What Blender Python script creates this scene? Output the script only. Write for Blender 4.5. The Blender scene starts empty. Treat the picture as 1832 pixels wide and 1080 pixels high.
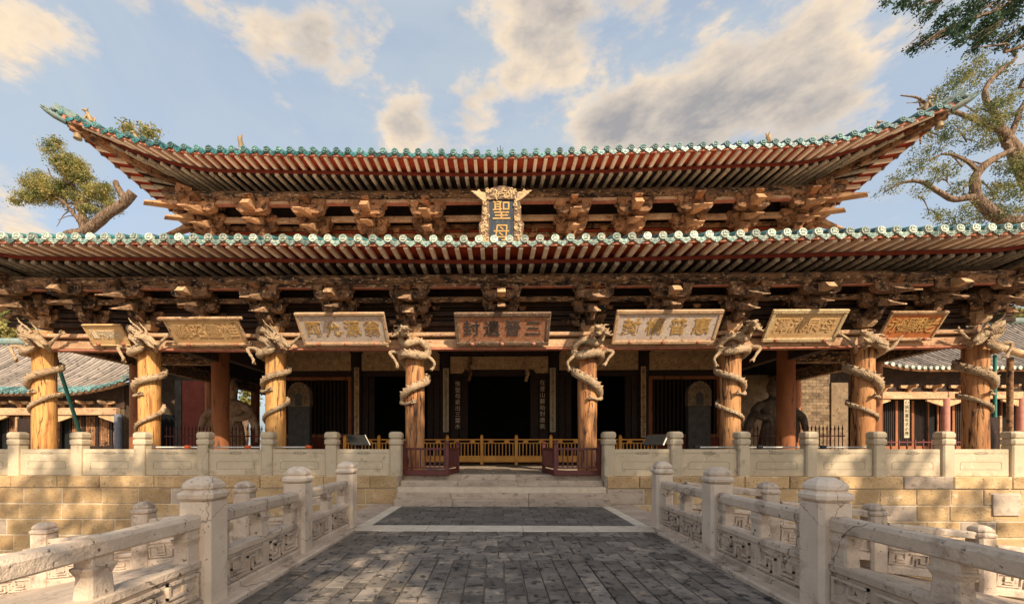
import bpy, math, random
import numpy as np
from mathutils import Matrix, Vector, noise
R = math.radians
random.seed(7); rng = np.random.default_rng(7)
scene = bpy.context.scene
COL = scene.collection

# ------------------------------------------------------------------ camera
F, PX0, HOR, TH = 742.0, 875.0, 798.0, R(1.0)          # photo pixels (1832 x 1080)
CX, EYE = -0.13, 1.5
cam = bpy.data.cameras.new('camera'); cam.sensor_width = 36; cam.lens = F/1832*36
cam.shift_x = (916-PX0)/1832; cam.shift_y = (HOR-540)/1832
cam.clip_start = .05; cam.clip_end = 2000
camo = bpy.data.objects.new('camera', cam); COL.objects.link(camo)
camo.location = (CX, 0, EYE); camo.rotation_euler = (R(90), 0, TH)
scene.camera = camo

def at(px, py, Y):
    """world point at depth Y seen at photo pixel (px, py)"""
    a = math.atan((px-PX0)/F)-TH
    X = CX+Y*math.tan(a)
    dc = -(X-CX)*math.sin(TH)+Y*math.cos(TH)
    return Vector((X, Y, EYE+(HOR-py)/F*dc))

# ------------------------------------------------------------------ light
SUN_EL, SUN_AZ = R(35), R(26)                          # azimuth: right of straight behind the camera
to_sun = Vector((math.sin(SUN_AZ)*math.cos(SUN_EL), -math.cos(SUN_AZ)*math.cos(SUN_EL), math.sin(SUN_EL)))
sl = bpy.data.lights.new('sun', 'SUN'); sl.energy = 3.6; sl.angle = R(.6); sl.color = (1, .83, .61)
so = bpy.data.objects.new('sun', sl); COL.objects.link(so)
so.rotation_euler = (-to_sun).to_track_quat('-Z', 'Y').to_euler(); so.location = (20, -30, 30)
scene.view_settings.view_transform = 'Standard'; scene.view_settings.look = 'None'
scene.view_settings.exposure = 0.92; scene.view_settings.gamma = 1
scene.cycles.use_denoising = True; scene.cycles.max_bounces = 6; scene.cycles.diffuse_bounces = 4
scene.cycles.transparent_max_bounces = 4; scene.cycles.glossy_bounces = 2; scene.cycles.caustics_reflective = False

def nd(nt, t, **kw):
    n = nt.nodes.new(t)
    for k, v in kw.items(): setattr(n, k, v)
    return n
def sky_world():
    w = bpy.data.worlds.new('World'); scene.world = w; w.use_nodes = True
    nt = w.node_tree; nt.nodes.clear(); L = nt.links.new
    out = nd(nt, 'ShaderNodeOutputWorld')
    sk = nd(nt, 'ShaderNodeTexSky', sky_type='NISHITA', sun_disc=False)
    sk.sun_elevation = SUN_EL; sk.sun_rotation = R(180)-SUN_AZ; sk.air_density = 1.0; sk.dust_density = 4.5; sk.ozone_density = .8
    bg = nd(nt, 'ShaderNodeBackground'); bg.inputs[1].default_value = .15
    L(sk.outputs[0], bg.inputs[0])
    tc = nd(nt, 'ShaderNodeTexCoord')
    mp = nd(nt, 'ShaderNodeMapping'); mp.inputs['Scale'].default_value = (1, 1, 2.1)
    L(tc.outputs['Generated'], mp.inputs[0])
    def noise_(scale, det, rough, off, dist=0.0):
        m = nd(nt, 'ShaderNodeVectorMath', operation='ADD'); m.inputs[1].default_value = off
        L(mp.outputs[0], m.inputs[0])
        n = nd(nt, 'ShaderNodeTexNoise'); n.inputs['Scale'].default_value = scale; n.inputs['Detail'].default_value = det
        n.inputs['Roughness'].default_value = rough; n.inputs['Distortion'].default_value = dist
        L(m.outputs[0], n.inputs['Vector']); return n.outputs['Fac']
    def ma(op, a, b, c=None):
        n = nd(nt, 'ShaderNodeMath', operation=op)
        for i, q in enumerate((a, b, c)):
            if q is None: continue
            if isinstance(q, (int, float)): n.inputs[i].default_value = q
            else: L(q, n.inputs[i])
        return n.outputs[0]
    def ramp(v, a, b, lo=0.0, hi=1.0):
        n = nd(nt, 'ShaderNodeMapRange', interpolation_type='SMOOTHSTEP')
        L(v, n.inputs[0]); n.inputs[1].default_value = a; n.inputs[2].default_value = b
        n.inputs[3].default_value = lo; n.inputs[4].default_value = hi; return n.outputs[0]
    n1 = noise_(5.0, 10, .62, (2.3, .4, 1.1), .1); n2 = noise_(16.0, 6, .6, (7.3, 5.4, .1), .2)
    dens = ma('ADD', n1, ma('MULTIPLY', ma('SUBTRACT', n2, .5), .22))
    # cumulus masses where the photograph has them: (px, py, tightness, weight)
    for px, py, k, wgt in ((1290, 130, 170, .26), (1420, 130, 200, .24), (1530, 170, 300, .16), (1110, 225, 420, .27), (1230, 220, 420, .24), (1060, 240, 900, .14), (1000, 110, 380, .22), (920, 120, 900, .12), (470, 75, 900, .22), (560, 66, 900, .23), (660, 42, 700, .17), (40, 45, 450, .30),
                           (960, 12, 420, .19), (860, 25, 900, .14), (740, 200, 900, .22), (850, 195, 900, .2), (820, 138, 2500, .16), (520, 230, 1500, .20), (720, 250, 1200, .16), (230, 3, 1200, .2), (340, 0, 1500, .18), (280, 150, 60, -.14), (790, 85, 800, -.10), (20, 395, 700, .2)):
        d = (at(px, py, 100)-Vector((CX, 0, EYE))).normalized()
        dp = nd(nt, 'ShaderNodeVectorMath', operation='DOT_PRODUCT'); dp.inputs[1].default_value = d
        L(tc.outputs['Generated'], dp.inputs[0])
        g = ma('MULTIPLY', ma('SUBTRACT', dp.outputs['Value'], 1.0), float(k))
        dens = ma('ADD', dens, ma('MULTIPLY', ma('POWER', 2.718, g), wgt))
    fac = ramp(dens, .555, .75)
    veil = ramp(noise_(2.2, 6, .6, (.3, 9.1, 4.0), .6), .30, .72, .50, .86)
    # thick middles are greyer than the sunlit billows round them
    n3 = noise_(6.0, 6, .6, (2.3, .4, 1.32), .3)
    shade = ma('ADD', dens, ma('MULTIPLY', ma('SUBTRACT', n3, .5), .7))
    cr = nd(nt, 'ShaderNodeValToRGB'); e = cr.color_ramp.elements
    e[0].position = .45; e[0].color = (.72, .60, .49, 1); e[1].position = 1.0; e[1].color = (.36, .35, .36, 1)
    m1 = e.new(.62); m1.color = (.95, .76, .55, 1); m2 = e.new(.80); m2.color = (.64, .56, .48, 1)
    L(shade, cr.inputs[0])
    b2 = nd(nt, 'ShaderNodeBackground'); b2.inputs[1].default_value = .58
    L(cr.outputs[0], b2.inputs[0])
    hz = nd(nt, 'ShaderNodeBackground'); hz.inputs[0].default_value = (.55, .62, .67, 1); hz.inputs[1].default_value = .55      # thin high veil
    mh = nd(nt, 'ShaderNodeMixShader'); L(veil, mh.inputs[0]); L(bg.outputs[0], mh.inputs[1]); L(hz.outputs[0], mh.inputs[2])
    mx = nd(nt, 'ShaderNodeMixShader'); L(fac, mx.inputs[0]); L(mh.outputs[0], mx.inputs[1]); L(b2.outputs[0], mx.inputs[2])
    L(mx.outputs[0], out.inputs[0])
sky_world()

# ------------------------------------------------------------------ materials
def mat(name, c1, c2, scale=4.0, rough=.8, c3=None, t3=(.60, .70), s3=18.0, c4=None, t4=(.62, .68), s4=40.0, bump=.25, bscale=30.0,
        stretch=(1, 1, 1), rnd=.15, spec=.25, metal=0.0, t2=(.35, .68), translucent=0.0, dist=0.0, bdist=.02, crack=None, scales=0.0):
    m = bpy.data.materials.new(name); m.use_nodes = True
    nt = m.node_tree; nt.nodes.clear(); L = nt.links.new
    out = nd(nt, 'ShaderNodeOutputMaterial'); b = nd(nt, 'ShaderNodeBsdfPrincipled')
    b.inputs['Roughness'].default_value = rough; b.inputs['Specular IOR Level'].default_value = spec; b.inputs['Metallic'].default_value = metal
    g = nd(nt, 'ShaderNodeNewGeometry'); mp = nd(nt, 'ShaderNodeMapping'); mp.inputs['Scale'].default_value = stretch
    L(g.outputs['Position'], mp.inputs[0])
    def nz(s, det=4.0, off=0.0, dist=0.0):
        n = nd(nt, 'ShaderNodeTexNoise'); n.inputs['Scale'].default_value = s; n.inputs['Detail'].default_value = det
        n.inputs['Roughness'].default_value = .6; n.inputs['Distortion'].default_value = dist
        if off:
            a = nd(nt, 'ShaderNodeVectorMath', operation='ADD'); a.inputs[1].default_value = (off, off*.7, -off); L(mp.outputs[0], a.inputs[0]); L(a.outputs[0], n.inputs['Vector'])
        else: L(mp.outputs[0], n.inputs['Vector'])
        return n.outputs['Fac']
    def mr(v, a, b_):
        n = nd(nt, 'ShaderNodeMapRange'); L(v, n.inputs[0]); n.inputs[1].default_value = a; n.inputs[2].default_value = b_; return n.outputs[0]
    def mix(f, A, B):
        n = nd(nt, 'ShaderNodeMix', data_type='RGBA'); L(f, n.inputs[0])
        for i, q in ((6, A), (7, B)):
            if isinstance(q, tuple): n.inputs[i].default_value = (*q, 1)
            else: L(q, n.inputs[i])
        return n.outputs[2]
    c = mix(mr(nz(scale, 5, dist=dist), *t2), c1, c2)
    if c3: c = mix(mr(nz(s3, 5, 3.7), *t3), c, c3)
    if c4: c = mix(mr(nz(s4, 3, 9.1), *t4), c, c4)
    if crack:                                           # thin splits: (cell size, width, colour)
        nw = nd(nt, 'ShaderNodeTexNoise'); nw.inputs['Scale'].default_value = crack[0]*2.5; nw.inputs['Detail'].default_value = 4; L(mp.outputs[0], nw.inputs['Vector'])
        wv = nd(nt, 'ShaderNodeVectorMath', operation='MULTIPLY_ADD'); L(nw.outputs['Color'], wv.inputs[0]); wv.inputs[1].default_value = (.55/crack[0],)*3; L(mp.outputs[0], wv.inputs[2])
        vo = nd(nt, 'ShaderNodeTexVoronoi', feature='DISTANCE_TO_EDGE'); vo.inputs['Scale'].default_value = crack[0]; L(wv.outputs[0], vo.inputs['Vector'])
        ed = nd(nt, 'ShaderNodeMapRange'); L(vo.outputs['Distance'], ed.inputs[0]); ed.inputs[2].default_value = crack[1]; ed.inputs[3].default_value = 1; ed.inputs[4].default_value = 0
        mk = nd(nt, 'ShaderNodeMath', operation='MULTIPLY'); L(ed.outputs[0], mk.inputs[0]); L(mr(nz(crack[0]*.8, 2, 5.5), .47, .56), mk.inputs[1])
        c = mix(mk.outputs[0], c, crack[2])
    if rnd:
        oi = nd(nt, 'ShaderNodeObjectInfo')
        n = nd(nt, 'ShaderNodeMapRange'); L(oi.outputs['Random'], n.inputs[0]); n.inputs[3].default_value = 1-rnd; n.inputs[4].default_value = 1+rnd
        hs = nd(nt, 'ShaderNodeHueSaturation'); L(n.outputs[0], hs.inputs['Value']); L(c, hs.inputs['Color']); c = hs.outputs[0]
    L(c, b.inputs['Base Color'])
    if bump:
        bp = nd(nt, 'ShaderNodeBump'); bp.inputs['Strength'].default_value = bump; bp.inputs['Distance'].default_value = bdist
        
        if scales:
            vs_ = nd(nt, 'ShaderNodeTexVoronoi'); vs_.inputs['Scale'].default_value = scales; L(mp.outputs[0], vs_.inputs['Vector']); L(vs_.outputs['Distance'], bp.inputs['Height']); bp.invert = True
        else: L(nz(bscale, 4, 1.3), bp.inputs['Height'])
        L(bp.outputs[0], b.inputs['Normal'])
    sh = b.outputs[0]
    if translucent:
        t = nd(nt, 'ShaderNodeBsdfTranslucent'); L(c, t.inputs[0]); ms = nd(nt, 'ShaderNodeMixShader'); ms.inputs[0].default_value = translucent
        L(sh, ms.inputs[1]); L(t.outputs[0], ms.inputs[2]); sh = ms.outputs[0]
    L(sh, out.inputs[0])
    return m
M = {}
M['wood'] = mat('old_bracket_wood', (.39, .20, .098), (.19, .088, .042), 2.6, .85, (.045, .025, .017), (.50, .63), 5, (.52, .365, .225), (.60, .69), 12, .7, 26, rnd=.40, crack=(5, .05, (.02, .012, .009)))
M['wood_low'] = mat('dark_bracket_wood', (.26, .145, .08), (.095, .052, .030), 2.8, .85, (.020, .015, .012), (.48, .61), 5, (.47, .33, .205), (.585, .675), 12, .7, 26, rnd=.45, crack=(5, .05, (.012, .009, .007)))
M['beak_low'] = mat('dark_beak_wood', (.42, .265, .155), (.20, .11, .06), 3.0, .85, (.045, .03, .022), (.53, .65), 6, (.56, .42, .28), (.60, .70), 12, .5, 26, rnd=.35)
M['wood_pale'] = mat('pale_old_wood', (.52, .35, .205), (.34, .195, .10), 4, .85, (.10, .05, .03), (.58, .70), 9, None, bump=.5, bscale=30, rnd=.28, crack=(5, .05, (.03, .02, .014)))
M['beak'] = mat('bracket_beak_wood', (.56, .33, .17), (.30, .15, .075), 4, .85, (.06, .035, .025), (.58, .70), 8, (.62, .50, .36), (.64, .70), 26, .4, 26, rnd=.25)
M['paint_beam'] = mat('flaking_painted_beam', (.24, .13, .066), (.072, .040, .026), 2.2, .85, (.020, .015, .013), (.48, .59), 8, (.46, .32, .19), (.575, .64), 22, .5, 30, (.35, 1, 1), .28)
M['pale_beam'] = mat('pale_painted_architrave', (.56, .36, .21), (.34, .18, .10), 2.6, .85, (.10, .05, .035), (.58, .68), 12, (.70, .56, .40), (.58, .66), 32, .4, 30, (.5, 1, 1), .12)
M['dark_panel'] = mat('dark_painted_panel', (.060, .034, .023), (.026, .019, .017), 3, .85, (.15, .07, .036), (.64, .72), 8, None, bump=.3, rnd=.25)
M['red_board'] = mat('faded_red_board', (.50, .075, .032), (.30, .045, .022), 5, .8, (.56, .28, .17), (.66, .76), 22, None, bump=.2, rnd=.2)
M['red_dark'] = mat('shade_darkened_red_lath', (.20, .035, .020), (.13, .024, .015), 5, .85, (.30, .14, .09), (.66, .76), 22, None, bump=.2)  # red darkened so the sunlit lath reads as shaded
M['pink_board'] = mat('faded_pink_eave_board', (.46, .19, .12), (.28, .09, .055), 5, .85, (.60, .42, .30), (.6, .7), 20, None, bump=.2)
M['fly'] = mat('flying_rafter_paint', (.90, .79, .65), (.80, .62, .47), 4, .8, (.34, .15, .10), (.66, .76), 14, None, bump=.25, rnd=.18)
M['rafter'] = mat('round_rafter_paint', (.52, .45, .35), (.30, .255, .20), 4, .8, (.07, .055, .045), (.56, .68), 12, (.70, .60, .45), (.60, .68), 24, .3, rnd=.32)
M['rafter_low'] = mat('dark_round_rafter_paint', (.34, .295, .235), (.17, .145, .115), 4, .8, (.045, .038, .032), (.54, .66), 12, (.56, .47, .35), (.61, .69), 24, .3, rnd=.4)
M['rafter_end'] = mat('painted_rafter_end', (.62, .53, .40), (.40, .33, .25), 9, .8, (.10, .08, .06), (.55, .62), 40, None, bump=.2, rnd=.3)
M['tile'] = mat('teal_glazed_tile', (.030, .145, .155), (.06, .20, .20), 3, .36, (.20, .27, .24), (.58, .72), 9, (.018, .034, .032), (.54, .64), 10, .25, 20, rnd=.45, spec=.45)
M['tile_end'] = mat('weathered_tile_end', (.12, .235, .23), (.055, .15, .155), 5, .5, (.36, .41, .35), (.54, .68), 14, (.022, .038, .035), (.56, .65), 20, .35, 30, rnd=.45, spec=.35)
M['drip_mid'] = mat('stained_drip_tile', (.30, .37, .32), (.12, .24, .22), 5, .5, (.48, .49, .40), (.54, .67), 10, (.03, .055, .048), (.56, .65), 18, .35, 30, rnd=.45, spec=.35)
M['tile_worn'] = mat('worn_pale_tile_end', (.54, .57, .48), (.28, .39, .34), 5, .55, (.64, .60, .48), (.51, .65), 9, (.04, .07, .058), (.58, .66), 20, .35, 30, rnd=.42, spec=.35)
M['grey_tile'] = mat('grey_roof_tile', (.27, .225, .19), (.42, .345, .28), 1.4, .85, (.12, .10, .085), (.6, .72), 6, (.55, .45, .35), (.64, .74), 14, .2, 20, rnd=.2)
M['grey_tile_side'] = mat('dull_side_roof_tile', (.20, .172, .15), (.33, .28, .24), 1.2, .85, (.085, .075, .066), (.54, .68), 4, (.44, .37, .30), (.62, .72), 10, .3, 20, rnd=.3)
M['ridge'] = mat('ridge_tile', (.13, .21, .20), (.24, .25, .21), 3, .55, (.05, .07, .06), (.55, .66), 10, None, rnd=.2)
M['beast'] = mat('tan_glazed_beast', (.34, .22, .10), (.20, .135, .07), 6, .5, (.08, .11, .06), (.55, .66), 14, None, rnd=.15, spec=.4)
M['column'] = mat('ochre_column_wood', (.61, .335, .115), (.48, .225, .068), 3.0, .72, (.30, .115, .036), (.51, .66), 8, (.075, .034, .018), (.61, .68), 18, .6, 26, (1, 1, .12), .06, crack=(3.0, .035, (.05, .024, .014)))
M['column_worn'] = mat('worn_orange_column_wood', (.53, .28, .12), (.37, .155, .06), 3.0, .78, (.16, .064, .03), (.50, .66), 7, (.04, .022, .014), (.56, .645), 15, .8, 26, (1, 1, .13), .08, crack=(3.2, .05, (.03, .016, .01)))
M['column_red'] = mat('brown_inner_column', (.33, .13, .055), (.21, .075, .032), 2.5, .75, (.08, .035, .02), (.58, .7), 7, None, bump=.3, stretch=(1, 1, .25), rnd=.1)
M['column_top'] = mat('carved_column_head', (.40, .26, .16), (.20, .11, .065), 8, .85, (.05, .03, .022), (.55, .65), 14, (.60, .46, .32), (.58, .66), 26, .6, 22, rnd=.1)
M['dragon'] = mat('carved_dragon_wood', (.49, .36, .23), (.33, .22, .13), 3, .8, (.13, .078, .045), (.55, .69), 8, (.58, .46, .32), (.61, .70), 16, .8, rnd=.16, scales=38, bdist=.03)
M['stone'] = mat('warm_grey_carved_stone', (.62, .50, .39), (.49, .385, .295), 3, .85, (.29, .22, .17), (.54, .69), 3.5, (.11, .088, .07), (.63, .71), 18, .6, 40, rnd=.10, crack=(1.1, .010, (.09, .07, .055)))
M['stone_pale'] = mat('pale_cleaned_stone', (.70, .575, .455), (.58, .465, .36), 2.2, .85, (.39, .30, .23), (.56, .71), 4, (.20, .15, .115), (.66, .735), 20, .5, 40, rnd=.07, crack=(1.3, .008, (.13, .10, .08)))
M['stone_cut'] = mat('beige_cut_stone', (.56, .46, .325), (.48, .39, .265), 1.6, .8, (.36, .285, .19), (.56, .72), 3, (.62, .53, .39), (.61, .72), 8, .35, 50, rnd=.09, crack=(.9, .005, (.16, .12, .08)))
M['groove_shade'] = mat('groove_shade_and_dirt', (.20, .17, .12), (.14, .115, .08), 6, .9, rnd=0, bump=0)  # dark raised strips: groove shadow and dirt put into the colour
M['block'] = mat('yellow_sandstone_block', (.58, .40, .215), (.44, .285, .14), 1.8, .9, (.66, .51, .335), (.58, .72), 4, (.22, .135, .07), (.585, .68), 18, .9, 26, (1, 1, 1.6), .22)
M['mortar'] = mat('pale_mortar', (.66, .55, .42), (.54, .44, .32), 6, .95, rnd=0, bump=.4)
M['step'] = mat('worn_step_stone', (.50, .40, .31), (.38, .295, .225), 2, .9, (.25, .19, .145), (.56, .69), 6, (.58, .48, .38), (.62, .70), 18, .6, 26, (1, 1, 2), .12, crack=(1.4, .010, (.12, .09, .07)))
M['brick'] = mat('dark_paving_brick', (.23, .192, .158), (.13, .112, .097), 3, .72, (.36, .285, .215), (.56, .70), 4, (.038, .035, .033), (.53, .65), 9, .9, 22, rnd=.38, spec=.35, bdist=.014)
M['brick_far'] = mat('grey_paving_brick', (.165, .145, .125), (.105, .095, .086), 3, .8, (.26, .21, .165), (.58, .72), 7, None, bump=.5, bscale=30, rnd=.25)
M['joint'] = mat('pale_paving_joint', (.40, .33, .26), (.26, .21, .165), 8, .95, rnd=0, bump=.4)
M['marble'] = mat('white_marble_strip', (.66, .59, .48), (.54, .46, .36), 4, .7, (.36, .30, .23), (.62, .74), 9, None, bump=.25, rnd=.08)
M['terrace'] = mat('terrace_paving', (.30, .235, .175), (.21, .165, .125), 3, .85, (.12, .09, .07), (.6, .7), 8, None, bump=.4, rnd=.1)
M['ground'] = mat('courtyard_paving', (.46, .375, .285), (.36, .285, .21), 1.2, .95, (.26, .2, .14), (.6, .7), 3, None, rnd=0)
M['fence_red'] = mat('maroon_painted_wood', (.125, .022, .018), (.075, .016, .014), 5, .45, (.24, .06, .045), (.66, .76), 16, None, bump=.12, rnd=.15, spec=.5)
M['fence_dark'] = mat('dark_maroon_iron', (.085, .02, .018), (.05, .015, .014), 5, .55, None, bump=.1, rnd=.15)
M['fence_gold'] = mat('golden_varnished_wood', (.78, .36, .04), (.64, .26, .026), 3, .4, (.38, .14, .018), (.62, .74), 12, None, bump=.12, stretch=(1, 1, 1), rnd=.1, spec=.5)
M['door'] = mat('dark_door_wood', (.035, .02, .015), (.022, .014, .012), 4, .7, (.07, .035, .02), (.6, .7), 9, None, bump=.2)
M['door_red'] = mat('dull_red_panel', (.20, .045, .022), (.12, .028, .016), 3, .7, None, bump=.15)
M['dark'] = mat('painted_dark_interior', (.012, .014, .014), (.008, .009, .010), 2, .95, rnd=0, bump=0)  # near-black colour stands in for the shade of unlit rooms
M['lintel'] = mat('carved_tan_lintel', (.60, .41, .23), (.40, .25, .135), 4, .85, (.20, .115, .06), (.55, .66), 9, (.70, .52, .32), (.59, .68), 18, .8, 14, rnd=.1)
M['plaster_red'] = mat('dull_red_plaster', (.23, .062, .045), (.15, .040, .030), 1.6, .9, (.30, .12, .09), (.6, .74), 5, None, bump=.2, rnd=0)
M['wall_brick'] = mat('shade_darkened_brick', (.22, .155, .095), (.13, .09, .056), 3, .9, (.07, .05, .033), (.56, .68), 8, None, bump=.4, rnd=.3)  # brick colour darkened to carry the roof's shadow on the court wall
M['stele'] = mat('dark_stele_stone', (.075, .072, .067), (.042, .041, .040), 4, .7, (.15, .135, .115), (.60, .70), 22, None, bump=.5, bscale=40, rnd=0)
M['stele_top'] = mat('tan_stele_head', (.25, .185, .12), (.15, .105, .068), 6, .85, (.07, .05, .035), (.54, .64), 14, None, bump=.8, bscale=18, rnd=.05)
M['statue'] = mat('painted_statue_clay', (.36, .25, .16), (.22, .13, .08), 3, .75, (.08, .055, .04), (.54, .66), 8, (.56, .36, .20), (.60, .68), 12, .3, 24, rnd=.05)
M['statue_dark'] = mat('dark_statue_clay', (.13, .10, .075), (.07, .055, .042), 3, .7, (.34, .25, .16), (.60, .70), 9, None, bump=.3, rnd=.05)
M['skin'] = mat('ochre_statue_skin', (.52, .30, .15), (.40, .21, .10), 4, .7, (.2, .1, .05), (.62, .74), 10, None, bump=.2, rnd=0)
M['couplet'] = mat('tan_couplet_board', (.50, .42, .29), (.40, .32, .21), 4, .8, None, bump=.15)
M['ink'] = mat('dark_ink', (.035, .025, .02), (.02, .016, .014), 6, .8, rnd=0, bump=0)
M['gold'] = mat('old_gilt', (.54, .34, .12), (.41, .23, .075), 8, .65, (.20, .11, .045), (.56, .68), 16, None, bump=.25, rnd=.05, spec=.3)
M['cream_ink'] = mat('cream_lettering', (.66, .56, .40), (.52, .42, .29), 8, .7, rnd=0, bump=0)
M['gilt_frame'] = mat('carved_gilt_frame', (.60, .46, .27), (.43, .30, .155), 8, .7, (.17, .11, .065), (.56, .67), 16, None, bump=.5, bscale=30, rnd=.08, spec=.3)
M['blue_panel'] = mat('blue_black_panel', (.022, .032, .046), (.05, .062, .078), 5, .6, (.16, .17, .18), (.60, .75), 9, None, bump=.2, stretch=(2, 1, .5), rnd=0)
M['pl_white'] = mat('flaking_white_plaque', (.62, .52, .44), (.52, .40, .32), 4, .85, (.30, .17, .10), (.58, .68), 12, (.42, .38, .42), (.60, .68), 18, .5, 24, rnd=0)
M['pl_red'] = mat('flaking_red_plaque', (.36, .14, .075), (.48, .25, .14), 7, .85, (.18, .06, .035), (.55, .66), 14, (.62, .44, .28), (.62, .70), 26, .5, 24, rnd=0)
M['pl_tan'] = mat('bare_tan_plaque', (.62, .42, .21), (.52, .31, .14), 4, .8, (.33, .17, .07), (.58, .68), 16, None, bump=.4, stretch=(.5, 1, 1), rnd=.06)
M['pl_orange'] = mat('orange_red_plaque', (.40, .11, .035), (.48, .18, .055), 5, .75, (.22, .06, .03), (.6, .7), 12, None, bump=.3, rnd=0)
M['pl_frame'] = mat('plaque_frame_wood', (.58, .40, .25), (.42, .26, .15), 5, .85, (.12, .07, .05), (.58, .66), 16, None, bump=.5, rnd=.06)
M['pl_dark'] = mat('dark_plaque_frame', (.22, .14, .09), (.10, .065, .05), 6, .8, (.46, .32, .2), (.58, .66), 20, None, bump=.5, rnd=.06)
M['bark'] = mat('cypress_bark', (.26, .175, .115), (.14, .09, .058), 3, .95, (.055, .037, .026), (.48, .61), 6, (.40, .29, .20), (.62, .70), 8, 1.0, 9, (1.6, 1.6, .35), .12, bdist=.1)
M['leaf'] = mat('juniper_foliage', (.30, .265, .080), (.105, .135, .044), .9, .8, (.50, .40, .15), (.49, .63), 1.8, None, bump=0, rnd=0, translucent=.35, t2=(.40, .60))
M['leaf_green'] = mat('cypress_yellow_green', (.215, .215, .075), (.075, .105, .042), .8, .8, (.40, .34, .13), (.53, .66), 1.6, None, bump=0, rnd=0, translucent=.35, t2=(.42, .60))
M['leaf_dark'] = mat('dark_foliage', (.050, .085, .030), (.025, .050, .022), 1.4, .8, (.13, .14, .045), (.60, .72), 3, None, bump=0, rnd=0, translucent=.25)
M['leaf_teal'] = mat('cypress_foliage', (.065, .115, .060), (.035, .070, .045), 1.6, .8, (.15, .17, .07), (.58, .70), 4, None, bump=0, rnd=0, translucent=.3)
M['water'] = mat('pond_water', (.03, .04, .03), (.05, .05, .03), 2, .08, rnd=0, bump=.05, bscale=6, spec=.5)
M['green_pole'] = mat('green_painted_pole', (.03, .15, .12), (.05, .19, .15), 5, .5, rnd=0)
M['white_paint'] = mat('white_paint', (.70, .68, .62), (.6, .57, .5), 5, .5, rnd=0, bump=0)
M['orange_paint'] = mat('orange_red_paint', (.60, .12, .03), (.5, .09, .03), 5, .5, rnd=0, bump=0)
M['pink_post'] = mat('faded_pink_post', (.48, .22, .17), (.38, .16, .12), 4, .8, rnd=.1)
M['blue_post'] = mat('faded_blue_post', (.20, .22, .27), (.14, .15, .19), 4, .8, rnd=.1)
M['iron'] = mat('dark_iron', (.03, .03, .03), (.02, .02, .02), 5, .5, rnd=0, bump=0)

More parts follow.
